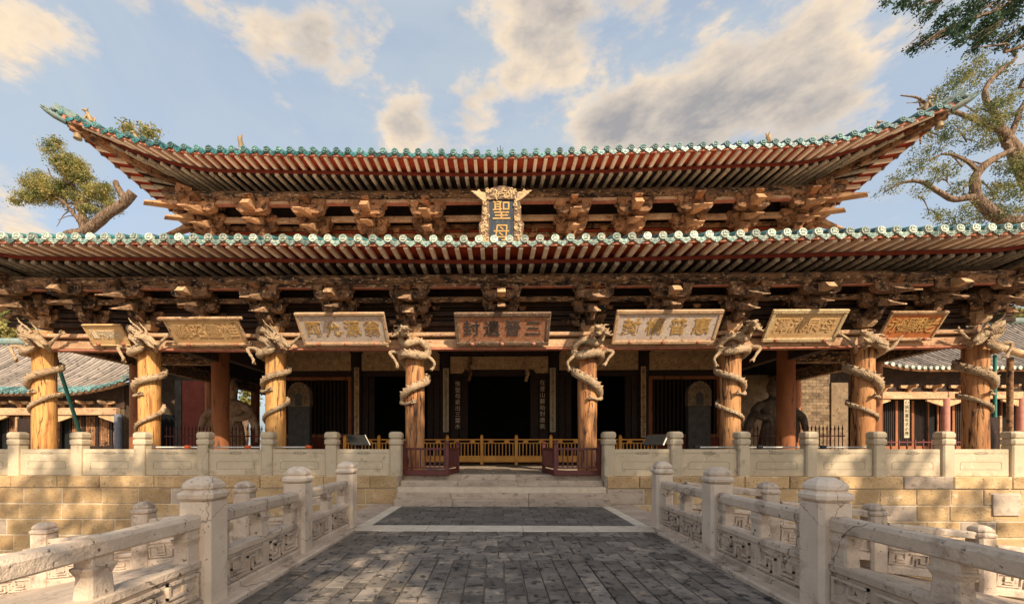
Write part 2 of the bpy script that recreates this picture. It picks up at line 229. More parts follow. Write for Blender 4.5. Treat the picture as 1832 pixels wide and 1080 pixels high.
# ------------------------------------------------------------------ mesh helpers
class MB:
    def __init__(s): s.v = []; s.f = []
    def add(s, vs, fs, T=None):
        o = len(s.v)
        s.v += [tuple(T @ Vector(p)) if T else tuple(p) for p in vs]
        s.f += [tuple(i+o for i in q) for q in fs]; return s
    def box(s, x0, x1, y0, y1, z0, z1, T=None):
        return s.add([(x0, y0, z0), (x1, y0, z0), (x1, y1, z0), (x0, y1, z0), (x0, y0, z1), (x1, y0, z1), (x1, y1, z1), (x0, y1, z1)],
                     [(0, 3, 2, 1), (4, 5, 6, 7), (0, 1, 5, 4), (1, 2, 6, 5), (2, 3, 7, 6), (3, 0, 4, 7)], T)
    def cbox(s, x0, x1, y0, y1, z0, z1, c=.01, T=None):
        """box with chamfered edges"""
        vs = []; X = (x0, x1); Y = (y0, y1); Z = (z0, z1); idx = {}
        for i in (0, 1):
            for j in (0, 1):
                for k in (0, 1):
                    sx, sy, sz = (1-2*i)*c, (1-2*j)*c, (1-2*k)*c
                    for a, d in (('x', (0, sy, sz)), ('y', (sx, 0, sz)), ('z', (sx, sy, 0))):
                        idx[i, j, k, a] = len(vs); vs.append((X[i]+d[0], Y[j]+d[1], Z[k]+d[2]))
        fs = []
        for i in (0, 1): fs.append(tuple(idx[i, j, k, 'x'] for j, k in ((0, 0), (0, 1), (1, 1), (1, 0))) if i == 0 else tuple(idx[i, j, k, 'x'] for j, k in ((0, 0), (1, 0), (1, 1), (0, 1))))
        for j in (0, 1): fs.append(tuple(idx[i, j, k, 'y'] for i, k in ((0, 0), (1, 0), (1, 1), (0, 1))) if j == 0 else tuple(idx[i, j, k, 'y'] for i, k in ((0, 0), (0, 1), (1, 1), (1, 0))))
        for k in (0, 1): fs.append(tuple(idx[i, j, k, 'z'] for i, j in ((0, 0), (0, 1), (1, 1), (1, 0))) if k == 0 else tuple(idx[i, j, k, 'z'] for i, j in ((0, 0), (1, 0), (1, 1), (0, 1))))
        for i in (0, 1):
            for j in (0, 1): fs.append((idx[i, j, 0, 'x'], idx[i, j, 1, 'x'], idx[i, j, 1, 'y'], idx[i, j, 0, 'y'])[::1 if i != j else -1])
            for k in (0, 1): fs.append((idx[i, 0, k, 'x'], idx[i, 1, k, 'x'], idx[i, 1, k, 'z'], idx[i, 0, k, 'z'])[::-1 if i != k else 1])
        for j in (0, 1):
            for k in (0, 1): fs.append((idx[0, j, k, 'y'], idx[1, j, k, 'y'], idx[1, j, k, 'z'], idx[0, j, k, 'z'])[::1 if j != k else -1])
        for i in (0, 1):
            for j in (0, 1):
                for k in (0, 1): fs.append((idx[i, j, k, 'x'], idx[i, j, k, 'y'], idx[i, j, k, 'z'])[::1 if (i+j+k) % 2 == 0 else -1])
        return s.add(vs, fs, T)
    def frustum(s, w0, w1, z0, z1, d0=None, d1=None, T=None):
        d0 = w0 if d0 is None else d0; d1 = w1 if d1 is None else d1
        a, b, c, d = w0/2, d0/2, w1/2, d1/2
        return s.add([(-a, -b, z0), (a, -b, z0), (a, b, z0), (-a, b, z0), (-c, -d, z1), (c, -d, z1), (c, d, z1), (-c, d, z1)],
                     [(0, 3, 2, 1), (4, 5, 6, 7), (0, 1, 5, 4), (1, 2, 6, 5), (2, 3, 7, 6), (3, 0, 4, 7)], T)
    def prism(s, poly, d0, d1, ax='y', T=None):
        """2-D polygon extruded along an axis: ax y -> (x,z) poly; ax x -> (y,z); ax z -> (x,y)"""
        def p(q, d): return (q[0], d, q[1]) if ax == 'y' else (d, q[0], q[1]) if ax == 'x' else (q[0], q[1], d)
        n = len(poly)
        return s.add([p(q, d0) for q in poly]+[p(q, d1) for q in poly],
                     [tuple(range(n)), tuple(range(2*n-1, n-1, -1))]+[(i, i+n, (i+1) % n+n, (i+1) % n) for i in range(n)], T)
    def lathe(s, prof, n=12, c=(0, 0, 0), T=None, sx=1, sy=1):
        vs = []; fs = []
        for r, z in prof:
            for i in range(n):
                a = 2*math.pi*i/n; vs.append((c[0]+r*sx*math.cos(a), c[1]+r*sy*math.sin(a), c[2]+z))
        m = len(prof)
        for j in range(m-1):
            for i in range(n): fs.append((j*n+i, j*n+(i+1) % n, (j+1)*n+(i+1) % n, (j+1)*n+i))
        fs.append(tuple(range(n))[::-1]); fs.append(tuple(range((m-1)*n, m*n)))
        return s.add(vs, fs, T)
    def tube(s, pts, rad, n=8, T=None, caps=True):
        pts = [Vector(p) for p in pts]; m = len(pts)
        if not hasattr(rad, '__len__'): rad = [rad]*m
        vs = []; fs = []; up = None
        for i in range(m):
            t = (pts[min(i+1, m-1)]-pts[max(i-1, 0)]).normalized()
            if up is None: up = Vector((0, 0, 1)) if abs(t.z) < .9 else Vector((1, 0, 0))
            u = (up-t*up.dot(t))
            u = u.normalized() if u.length > 1e-5 else t.orthogonal().normalized()
            up = u; w = t.cross(u)
            for k in range(n):
                a = 2*math.pi*k/n; vs.append(pts[i]+(u*math.cos(a)+w*math.sin(a))*rad[i])
        for j in range(m-1):
            for k in range(n): fs.append((j*n+k, j*n+(k+1) % n, (j+1)*n+(k+1) % n, (j+1)*n+k))
        if caps: fs.append(tuple(range(n))[::-1]); fs.append(tuple(range((m-1)*n, m*n)))
        return s.add(vs, fs, T)
    def ball(s, c, r, n=10, m=6, T=None):
        r = (r, r, r) if not hasattr(r, '__len__') else r
        return s.lathe([(math.sin(math.pi*(j+.15)/(m+.3)), 0) for j in range(m+1)], n) if False else s._ball(c, r, n, m, T)
    def _ball(s, c, r, n, m, T):
        vs = []; fs = []
        for j in range(m+1):
            th = math.pi*(j+.12)/(m+.24)
            for i in range(n):
                a = 2*math.pi*i/n
                vs.append((c[0]+r[0]*math.sin(th)*math.cos(a), c[1]+r[1]*math.sin(th)*math.sin(a), c[2]-r[2]*math.cos(th)))
        for j in range(m):
            for i in range(n): fs.append((j*n+i, j*n+(i+1) % n, (j+1)*n+(i+1) % n, (j+1)*n+i))
        fs.append(tuple(range(n))[::-1]); fs.append(tuple(range(m*n, (m+1)*n)))
        return s.add(vs, fs, T)
    def mesh(s, name, m, smooth=False):
        me = bpy.data.meshes.new(name); me.from_pydata(s.v, [], s.f)
        for q in (m if isinstance(m, (list, tuple)) else [m]): me.materials.append(M[q] if isinstance(q, str) else q)
        if smooth:
            me.polygons.foreach_set('use_smooth', [True]*len(me.polygons))
            me.set_sharp_from_angle(angle=R(50)) if hasattr(me, 'set_sharp_from_angle') else None
        me.update(); return me
W = {}
ID = Matrix.Identity(4)
def link(name, data, parent=None, T=ID, **props):
    o = bpy.data.objects.new(name, data); COL.objects.link(o)
    T = T if isinstance(T, Matrix) else Matrix.Translation(T)
    if parent is not None: o.parent = parent; o.matrix_basis = W[parent].inverted() @ T
    else: o.matrix_basis = T
    W[o] = T
    for k, v in props.items(): o[k] = v
    return o
def thing(name, label, cat, loc=(0, 0, 0), group=None):
    o = link(name, None, None, Matrix.Translation(loc), label=label, category=cat); o.empty_display_size = .2
    if group: o['group'] = group
    return o
def tr(x, y, z): return Matrix.Translation((x, y, z))
def rz(a): return Matrix.Rotation(a, 4, 'Z')
def rx(a): return Matrix.Rotation(a, 4, 'X')
def ry(a): return Matrix.Rotation(a, 4, 'Y')
def jit(a): return random.uniform(-a, a)
def smooth_path(pts, n=6):
    """Catmull-Rom through points (any dimension)"""
    P = [np.array(p, float) for p in pts]; P = [2*P[0]-P[1]]+P+[2*P[-1]-P[-2]]; out = []
    for i in range(1, len(P)-2):
        for k in range(n):
            t = k/n; a, b, c, d = P[i-1], P[i], P[i+1], P[i+2]
            out.append(.5*((2*b)+(-a+c)*t+(2*a-5*b+4*c-d)*t*t+(-a+3*b-3*c+d)*t**3))
    out.append(P[-2]); return out
SCRATCH = bpy.data.scenes.new('scratch')
def evaluate(o):
    SCRATCH.collection.objects.link(o); vl = SCRATCH.view_layers[0]; vl.update(); dg = vl.depsgraph
    me = bpy.data.meshes.new_from_object(o.evaluated_get(dg), depsgraph=dg); bpy.data.objects.remove(o); return me
def remesh(mb, name, m, vox, smooth_it=2):
    me = mb.mesh('tmp', m); o = bpy.data.objects.new('tmp', me)
    r = o.modifiers.new('r', 'REMESH'); r.mode = 'VOXEL'; r.voxel_size = vox; r.use_smooth_shade = True
    sm = o.modifiers.new('s', 'SMOOTH'); sm.iterations = smooth_it; sm.factor = .5
    res = evaluate(o); res.name = name; bpy.data.meshes.remove(me)
    if not res.materials: res.materials.append(M[m])
    return res
def text_mesh(body, size, m, extrude=.012, vertical=False, bold=0.0):
    """lettering in the x-z plane facing -y, centred; vertical: one character below the other"""
    c = bpy.data.curves.new('text', 'FONT'); c.body = '\n'.join(body) if vertical else body
    c.size = size; c.extrude = extrude; c.align_x = 'CENTER'; c.align_y = 'CENTER'; c.resolution_u = 1; c.offset = bold
    if vertical: c.space_line = .88
    me = evaluate(bpy.data.objects.new('text', c)); bpy.data.curves.remove(c)
    me.transform(rx(R(90))); me.materials.clear(); me.materials.append(M[m])
    return me
# ================================================================== THE SETTING
ZT = .72                                               # terrace level; the bridge deck is z = 0
WY = 10.85                                             # front face of the terrace wall
def structure(name, mb, m): return link(name, mb.mesh(name, m), kind='structure')
# ground: one sheet to the horizon with the pond left open in the middle
g = MB()
PX1, PY0, PY1 = 15.0, .6, 10.9
for x0, x1, y0, y1 in ((-600, 600, PY1, 900), (-600, 600, -600, PY0), (-600, -PX1, PY0, PY1), (PX1, 600, PY0, PY1)):
    g.add([(x0, y0, -.12), (x1, y0, -.12), (x1, y1, -.12), (x0, y1, -.12)], [(0, 1, 2, 3)])
structure('ground', g, 'ground')
structure('pond_water', MB().add([(-PX1, PY0, -2.3), (PX1, PY0, -2.3), (PX1, PY1, -2.3), (-PX1, PY1, -2.3)], [(0, 1, 2, 3)]), 'water')
structure('pond_wall', MB().box(-PX1-.4, -PX1, PY0, PY1, -2.5, -.1).box(PX1, PX1+.4, PY0, PY1, -2.5, -.1).box(-PX1, -3.2, PY0-.4, PY0, -2.5, -.1).box(3.2, PX1, PY0-.4, PY0, -2.5, -.1), 'mortar')
# terrace body, its facing stones and paving
tb = MB().box(-45, -2.74, WY+.014, 40, -2.5, ZT-.004).box(2.74, 45, WY+.014, 40, -2.5, ZT-.004).box(-2.74, 2.74, 11.36, 40, -2.5, ZT-.004)
terrace = structure('terrace', tb, ['mortar'])
pv = MB()
y = 11.36; row = 0
while y < 18.0:
    d = .42+.02*row; x = -2.72 if y < 12.4 else -9.0; xe = -x; x += -.2*(row % 2)
    while x < xe:
        w = random.uniform(.7, 1.0); link('paving_slab', MB().cbox(max(x, -xe)+.006, min(x+w, xe)-.006, y+.006, y+d-.006, ZT-.03, ZT+jit(.003), .006).mesh('paving_slab', 'terrace'), terrace); x += w
    y += d; row += 1
courses = [(.40, ZT), (-.02, .392), (-.43, -.028), (-.85, -.438), (-1.27, -.858), (-1.75, -1.278), (-2.4, -1.758)]
for sgn in (-1, 1):
    for ci, (z0, z1) in enumerate(courses):
        x = 2.74 if ci == 0 else 2.74-.001; first = True
        while x < 15.5:
            w = random.uniform(.8, 1.15) if ci else random.uniform(1.1, 1.7)
            if first: w *= random.uniform(.5, .95); first = False
            a, b = x, min(x+w, 16.2)
            x += w
            if sgn == 1 and ci in (1, 2) and a < 13.05 and b > 12.35: a2 = a
            pr = .035 if ci == 0 else random.uniform(-.006, .010)
            x0, x1 = (a, b) if sgn > 0 else (-b, -a)
            link('stone', MB().cbox(x0+.011, x1-.011, WY-pr, WY+.1, z0+.011, z1-(0 if ci == 0 else .007), .014).mesh('stone', 'block' if random.random() < .93 else 'step'), terrace)
link('drain_slab', MB().cbox(12.55, 13.25, WY-.05, WY+.02, -.27, .27, .01).box(12.5, 13.3, WY-.028, WY-.02, .27, .31).mesh('drain_slab', 'stone'), terrace)
# steps up to the terrace
st = structure('stone_steps', MB().box(-2.7, 2.7, 10.75, 11.34, -.1, .44), 'mortar')
ys = [10.36, 10.62, 10.86, 11.10]; zs = [.16, .31, .45, .585]
for k in range(4):
    xs = [-2.72+jit(.01)]
    while xs[-1] < 2.1: xs.append(min(2.72, xs[-1]+random.uniform(1.2, 2.0)))
    if xs[-1] < 2.72: xs[-1] = 2.72
    for a, b in zip(xs[:-1], xs[1:]):
        link('step', MB().cbox(a+.004, b-.004, ys[k]+jit(.008), ys[k]+.5 if k < 3 else 11.36, zs[k]-.17 if k else -.02, zs[k]+jit(.004), .018).mesh('step', 'step'), st)
xs = [-2.72, -1.1, .4, 1.7, 2.72]
for a, b in zip(xs[:-1], xs[1:]):
    link('step', MB().cbox(a+.004, b-.004, 11.34+jit(.006), 11.75, .56, ZT+.006+jit(.003), .018).mesh('step', 'step'), st)
# bridge deck: brick paving between marble strips
deck = structure('bridge_deck', MB().box(-3.12, 3.12, -4.0, 7.88, -.45, -.028), 'joint')
XB = 2.62
def brick(parent, x0, x1, y0, y1, m):
    g = .0085
    if x1-x0 < .05: return
    link('brick', MB().cbox(x0+g, x1-g, y0+g, y1-g, -.05, jit(.004), .005).mesh('brick', m), parent)
y = 2.3; row = 0
while y < 5.5-.1:                                       # lengthwise bricks near the camera
    x = -XB; k = 0
    while x < XB-.02:
        o = .19 if k % 2 else 0
        brick(deck, x, min(x+.215, XB), y+o, y+.38+o if not (y+.4+o > 5.5) else 5.5, 'brick'); x += .215; k += 1
    y += .38; row += 1
for row in range(5):                                    # crosswise bricks up to the marble strip
    y0 = 5.5+row*.366; x = -XB-.2*(row % 2)
    while x < XB-.02:
        brick(deck, max(x, -XB), min(x+.42, XB), y0, y0+.366, 'brick'); x += .42
x = -2.9
for w in (1.5, 1.75, 1.3, 1.25):
    link('marble_slab', MB().cbox(x+.004, x+w-.004, 7.34, 7.86, -.05, .004, .006).mesh('marble_slab', 'marble'), deck); x += w
for sgn in (-1, 1):
    y = -1.0
    while y < 7.3:
        d = min(random.uniform(1.2, 1.7), 7.33-y); a, b = sorted((sgn*(XB+.004), sgn*3.1))
        link('kerb_stone', MB().cbox(a, b, y+.004, y+d-.004, -.06, .05, .02).mesh('kerb_stone', 'stone'), deck); y += d
landing = structure('landing', MB().box(-3.4, 3.4, 7.88, 10.9, -2.5, -.03), 'joint')
for row in range(9):
    y0 = 7.88+row*.275; x = -2.5-.2*(row % 2)
    while x < 2.49:
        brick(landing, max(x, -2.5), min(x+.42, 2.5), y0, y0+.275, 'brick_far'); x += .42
for sgn in (-1, 1):
    for k in range(2):
        a, b = sorted((sgn*2.51, sgn*2.74)); link('marble_slab', MB().cbox(a, b, 7.885+k*1.235, 7.885+(k+1)*1.235-.008, -.05, .003, .006).mesh('marble_slab', 'marble'), landing)
    for k in range(4):
        a, b = sorted((sgn*2.75, sgn*3.39)); link('slab', MB().cbox(a, b, 7.885+k*.74, 7.885+(k+1)*.74-.008, -.05, 0, .008).mesh('slab', 'step'), landing)
# sloping side arms of the bridge
for sgn, nm in ((-1, 'bridge_arm'), (1, 'bridge_arm')):
    mb = MB()
    for zt in (0,):
        a, b = 3.14, 12.5; za, zb = -.02, -.02-.203*(b-a)
        vs = [(sgn*a, 4.9, za), (sgn*b, 4.9, zb), (sgn*b, 7.88, zb), (sgn*a, 7.88, za)]
        vs += [(x, y, z-.4) for x, y, z in vs]
        mb.add(vs, [(0, 1, 2, 3), (4, 7, 6, 5), (0, 4, 5, 1), (1, 5, 6, 2), (2, 6, 7, 3), (3, 7, 4, 0)])
    structure(nm, mb, 'step')

# ------------------------------------------------------------------ stone balustrades
def sq_ring(a, ch, z): return [(a, -a+ch, z), (a, a-ch, z), (a-ch, a, z), (-a+ch, a, z), (-a, a-ch, z), (-a, -a+ch, z), (-a+ch, -a, z), (a-ch, -a, z)]
def sq_lathe(mb, prof, T=None):
    """stack of chamfered square rings (half width, chamfer, z)"""
    vs = []; fs = []
    for a, ch, z in prof: vs += sq_ring(a, ch, z)
    for j in range(len(prof)-1):
        for i in range(8): fs.append((j*8+i, j*8+(i+1) % 8, (j+1)*8+(i+1) % 8, (j+1)*8+i))
    fs.append(tuple(range(8))[::-1]); fs.append(tuple(range((len(prof)-1)*8, len(prof)*8)))
    return mb.add(vs, fs, T)
post_me = sq_lathe(MB(), [(.148, .036, 0), (.148, .036, .965), (.135, .036, .97)]).mesh('post', 'stone_pale')
post_me_g = sq_lathe(MB(), [(.148, .036, -.5), (.148, .036, .965), (.135, .036, .97)]).mesh('post', 'stone')
cap_prof = [(.132, .036, .968), (.166, .05, .995), (.170, .055, 1.03), (.138, .05, 1.062), (.132, .05, 1.070), (.148, .058, 1.084), (.145, .058, 1.115), (.115, .055, 1.155), (.06, .03, 1.185)]
cap_me = sq_lathe(MB(), cap_prof).mesh('cap', 'stone_pale'); cap_me_g = sq_lathe(MB(), cap_prof).mesh('cap', 'stone')
bal_prof = [(.092, .02, .452), (.088, .02, .50), (.080, .016, .59), (.082, .016, .605), (.104, .02, .648), (.106, .02, .664), (.088, .02, .668), (.088, .02, .728)]
bal_me = sq_lathe(MB(), [(a*1.0, c, z) for a, c, z in bal_prof], Matrix.Diagonal((1.05, .72, 1, 1))).mesh('baluster', 'stone')
def fret(w, h, flip=False):
    """raised key-pattern bars on a panel face in the x-z plane, standing out towards -y"""
    mb = MB(); t = .022
    segs = [(0, 0, 0, 1), (0, 1, .42, 1), (.42, 1, .42, .45), (.42, .45, .2, .45), (.2, .45, .2, .72), (0, 0, .62, 0), (.62, 0, .62, .72), (.62, .72, .82, .72), (.82, .72, .82, .25), (.82, .25, 1, .25), (1, 0, 1, 1), (.55, 1, 1, 1), (.2, .2, .45, .2), (.72, .45, .72, 0), (.72, 0, 1, 0)]
    for k, (a, b, c, d) in enumerate(segs):
        if flip: a, c = 1-a, 1-c
        x0, x1 = sorted((a*w-w/2, c*w-w/2)); z0, z1 = sorted((b*h, d*h))
        mb.box(x0-t/2, x1+t/2, -.028-.0004*k, .004, z0-t/2, z1+t/2)
    return mb
def section(parent, P0, P1, inward, dz=0.0, m='stone'):
    """one bay between two posts: rails, balusters, panel with key pattern. P0,P1 world points on the deck; dz = drop from P0 to P1"""
    P0 = Vector(P0); P1 = Vector(P1); d = (P1-P0); d.z = 0; Ln = d.length; dr = d.normalized(); ang = math.atan2(dr.y, dr.x)
    sh = Matrix.Identity(4); sh[2][0] = dz/Ln                                     # bays on the sloping arms are sheared
    # local x runs along the bay; local -y must face inward
    n = Vector((dr.y, -dr.x, 0)); B = tr(*P0) @ rz(ang) @ sh
    if n.dot(Vector(inward)) < 0: B = tr(*P1) @ rz(ang+math.pi) @ (lambda s: s)(sh_neg(dz/Ln))
    a, b = .14, Ln-.14
    link('top_rail', MB().prism([(-.068, .728), (.068, .728), (.078, .742), (.078, .825), (.055, .855), (-.055, .855), (-.078, .825), (-.078, .742)], a, b, 'x').mesh('top_rail', m), parent, B)
    link('lower_rail', MB().cbox(a, b, -.085, .085, .378, .453, .012).mesh('lower_rail', m), parent, B)
    link('plinth', MB().cbox(a, b, -.105, .105, -.05, .095, .015).mesh('plinth', m), parent, B)
    pa = link('panel', MB().box(a, b, -.055, .055, .09, .38).mesh('panel', m), parent, B)
    mid = Ln/2
    link('stile', MB().cbox(mid-.06, mid+.06, -.075, .075, .095, .376, .008).mesh('stile', m), pa, B)
    w = (b-a)/2-.06
    for k, xc in enumerate(((a+mid-.06)/2, (b+mid+.06)/2)):
        link('key_pattern', fret(w-.09, .20, k == 1).mesh('key_pattern', m), pa, B @ tr(xc, -.055, .137))
        link('key_pattern', fret(w-.09, .20, k == 1).mesh('key_pattern', m), pa, B @ tr(xc, .055, .137) @ rz(math.pi))
    for xb in (a+.07, mid, b-.07): link('baluster', bal_me, parent, B @ tr(xb, 0, 0))
def sh_neg(k):
    s = Matrix.Identity(4); s[2][0] = -k; return s
BX = 2.87; BYS = (-.3, 1.72, 3.84, 5.69, 7.56)
for sgn, side in ((-1, 'left'), (1, 'right')):
    b = thing('bridge_balustrade', 'pale carved stone balustrade along the %s edge of the dark brick bridge' % side, 'balustrade', (sgn*BX, 4, .05), 'stone balustrades of the bridge')
    for k, y in enumerate(BYS):
        p = link('post', post_me, b, tr(sgn*BX, y, .03)); link('cap', cap_me, p, tr(sgn*BX, y, .03+.002*k))
    for y0, y1 in zip(BYS[:-1], BYS[1:]): section(b, (sgn*BX, y0, .03), (sgn*BX, y1, .03), (-sgn, 0, 0))
    b2 = thing('arm_balustrade', 'weathered grey balustrade sloping down to the %s beyond the bridge railing' % side, 'balustrade', (sgn*6, 7.72, -.8), 'stone balustrades of the bridge')
    px = [3.14]+[4.86+1.92*i for i in range(4)]; pz = [-.0-.203*(x-3.14)-.02 for x in px]
    for x, z in zip(px[1:], pz[1:]):
        p = link('post', post_me_g, b2, tr(sgn*x, 7.72, z+.03)); link('cap', cap_me_g, p, tr(sgn*x, 7.72, z+.03))
    for i in range(4):
        section(b2, (sgn*px[i], 7.72, pz[i]+.03), (sgn*px[i+1], 7.72, pz[i+1]+.03), (0, -1, 0), pz[i+1]-pz[i])

# balustrade along the terrace edge
tpost = sq_lathe(MB(), [(.146, .03, 0), (.146, .03, .80), (.135, .03, .805), (.135, .03, .82)]).mesh('post', 'stone_cut')
tcap_prof = [(.13, .03, .82), (.162, .045, .832), (.170, .05, .86), (.170, .05, .935), (.160, .045, .965), (.132, .03, .972), (.132, .03, .992), (.160, .045, 1.0), (.170, .05, 1.03), (.170, .05, 1.105), (.15, .05, 1.15), (.11, .04, 1.168)]
tcap = sq_lathe(MB(), tcap_prof).mesh('cap', 'stone_cut')
def groove_shade_lines(w):
    mb = MB(); t = .007
    def ln(x0, z0, x1, z1):
        dx, dz = x1-x0, z1-z0; L_ = math.hypot(dx, dz); a = math.atan2(dz, dx)
        mb.box(0, L_, -.0035, .002, -t/2, t/2, tr(x0, 0, z0) @ ry(-a))
    h = w/2-.1
    ln(-h, .60, -.23, .60); ln(.23, .60, h, .60); ln(-h, .60, -h-.03, .57); ln(h, .60, h+.03, .57)
    ln(-h+.16, .38, h-.16, .38); ln(-h+.12, .34, -h+.16, .38); ln(h-.12, .34, h-.16, .38); ln(-h+.12, .34, -h+.12, .18); ln(h-.12, .34, h-.12, .18); ln(-h+.12, .18, h-.12, .18)
    for c, r in ((-.1, .06), (.1, .06), (0, .09)):
        ln(c-r*1.6, .60, c, .60+r*.45); ln(c, .60+r*.45, c+r*1.6, .60); ln(c-r*1.6, .60, c, .60-r*.45); ln(c, .60-r*.45, c+r*1.6, .60)
    return mb
TBX = {-1: [-2.80-1.715*i for i in range(9)], 1: [2.83+1.742*i for i in range(9)]}
for sgn, side in ((-1, 'left'), (1, 'right')):
    b = thing('terrace_balustrade', 'beige solid-panel stone balustrade on the terrace %s of the steps' % side, 'balustrade', (sgn*8, 11.02, ZT), 'solid stone balustrades on the terrace')
    X = TBX[sgn]
    for k, x in enumerate(X):
        p = link('post', tpost, b, tr(x, 11.02, ZT)); link('cap', tcap, p, tr(x, 11.02, ZT))
    for x0, x1 in zip(X[:-1], X[1:]):
        a, c = sorted((x0, x1)); a += .125; c -= .125; m_ = (a+c)/2
        pn = link('panel', MB().cbox(a, c, 10.955, 11.085, ZT, ZT+.705, .012).mesh('panel', 'stone_cut'), b)
        link('groove_shade_border', groove_shade_lines(c-a).mesh('groove_shade_border', 'groove_shade'), pn, tr(m_, 10.955, ZT))
# ================================================================== THE HALL
hall = thing('temple_hall', 'great two-tiered timber temple hall with sweeping teal-tiled eaves behind the bridge', 'temple', (0, 12, ZT))
CXS = [-13.45, -10.31, -6.57, -2.49, 2.49, 6.57, 10.31, 13.45]; CY = 12.0
RY = 15.14                                             # inner ring of columns, carries the upper roof
DY = 19.1                                              # wall with the doors
CTOP = 4.62
def lift(x): return .00125*x*x                          # the columns grow towards the corners
def lift_u(x): return .0020*x*x
def shear(a, b, fn):
    m = Matrix.Identity(4); m[2][0] = (fn(b)-fn(a))/(b-a); m[2][3] = fn(a)-m[2][0]*a; return m
def column(x, y, r, z1, m, name='column', head=True):
    mb = MB(); n = 20; prof = []
    for k in range(9):
        f = k/8; prof.append((r*(1+.02*math.sin(f*9+x))*(1 if f < .9 else 1-.25*(f-.9)), ZT+.04+(z1-ZT-.04)*f))
    mb.lathe(prof, n)
    c = link(name, mb.mesh(name, m, True), hall, tr(x, y, 0) @ rz(jit(3)))
    link('plinth', MB().lathe([(r*1.45, ZT-.01), (r*1.45, ZT+.05), (r*1.15, ZT+.08)], 16).mesh('plinth', 'step', True), c, tr(x, y, 0))
    if head:
        h = MB().lathe([(r*1.03, z1-.50), (r*1.06, z1-.42), (r*1.06, z1-.12), (r*.98, z1-.03), (r*.80, z1+.03)], 20)
        link('column_head', h.mesh('column_head', 'column_top', True), c, tr(x, y, 0))
    return c
for i, x in enumerate(CXS): column(x, CY, .272, CTOP+lift(x), 'column' if i < 3 else 'column_worn')
for sx in (-1, 1):
    for y in (15.14, 19.1, 22.7, 26.3, 29.9, 33.0): column(sx*13.45, y, .22, CTOP+.2, 'column_red', head=False)
    column(sx*10.31, RY, .285, 6.3, 'column_red', head=False)
for x in (-10.31, -6.57, -2.49, 2.49, 6.57, 10.31): column(x, DY, .25, 6.3, 'door', head=False)
# architraves and plate
def beam(name, x0, x1, y0, y1, z0, z1, m, parent=None, c=.02, T=ID): return link(name, MB().cbox(x0, x1, y0, y1, z0, z1, c).mesh(name, m), parent or hall, T)
for a, b in zip(CXS[:-1], CXS[1:]):
    beam('architrave', a+.2, b-.2, CY-.15, CY+.10, 4.30, 4.575, 'pale_beam', c=.03, T=shear(a, b, lift))
    beam('architrave_moulding', a+.2, b-.2, CY-.19, CY+.02, 4.25, 4.298, 'pink_board', c=.012, T=shear(a, b, lift))
    beam('plate', a-.002, b-.006, CY-.27, CY+.22, 4.615, 4.728, 'pale_beam', T=shear(a, b, lift))
for sx in (-1, 1):
    ysd = [12.0, 15.14, 19.1, 22.7, 26.3, 29.9, 33.0]
    for a, b in zip(ysd[:-1], ysd[1:]):
        x = sx*13.45
        beam('architrave', x-.14, x+.14, a+.2, b-.2, 4.46, 4.80, 'paint_beam')
        beam('plate', x-.24, x+.24, a+.28, b+.26, 4.83, 4.95, 'paint_beam')
    # tie beams from the front row back to the inner ring
    for x in (10.31,):
        beam('tie_beam', sx*x-.14, sx*x+.14, CY+.25, RY-.3, 4.55, 4.95, 'dark_panel')
        beam('tie_beam', sx*x-.14, sx*x+.14, RY+.3, DY-.3, 4.75, 5.2, 'dark_panel')
    beam('tie_beam', *sorted((sx*10.6, sx*13.2)), RY-.13, RY+.13, 4.5, 4.9, 'paint_beam')
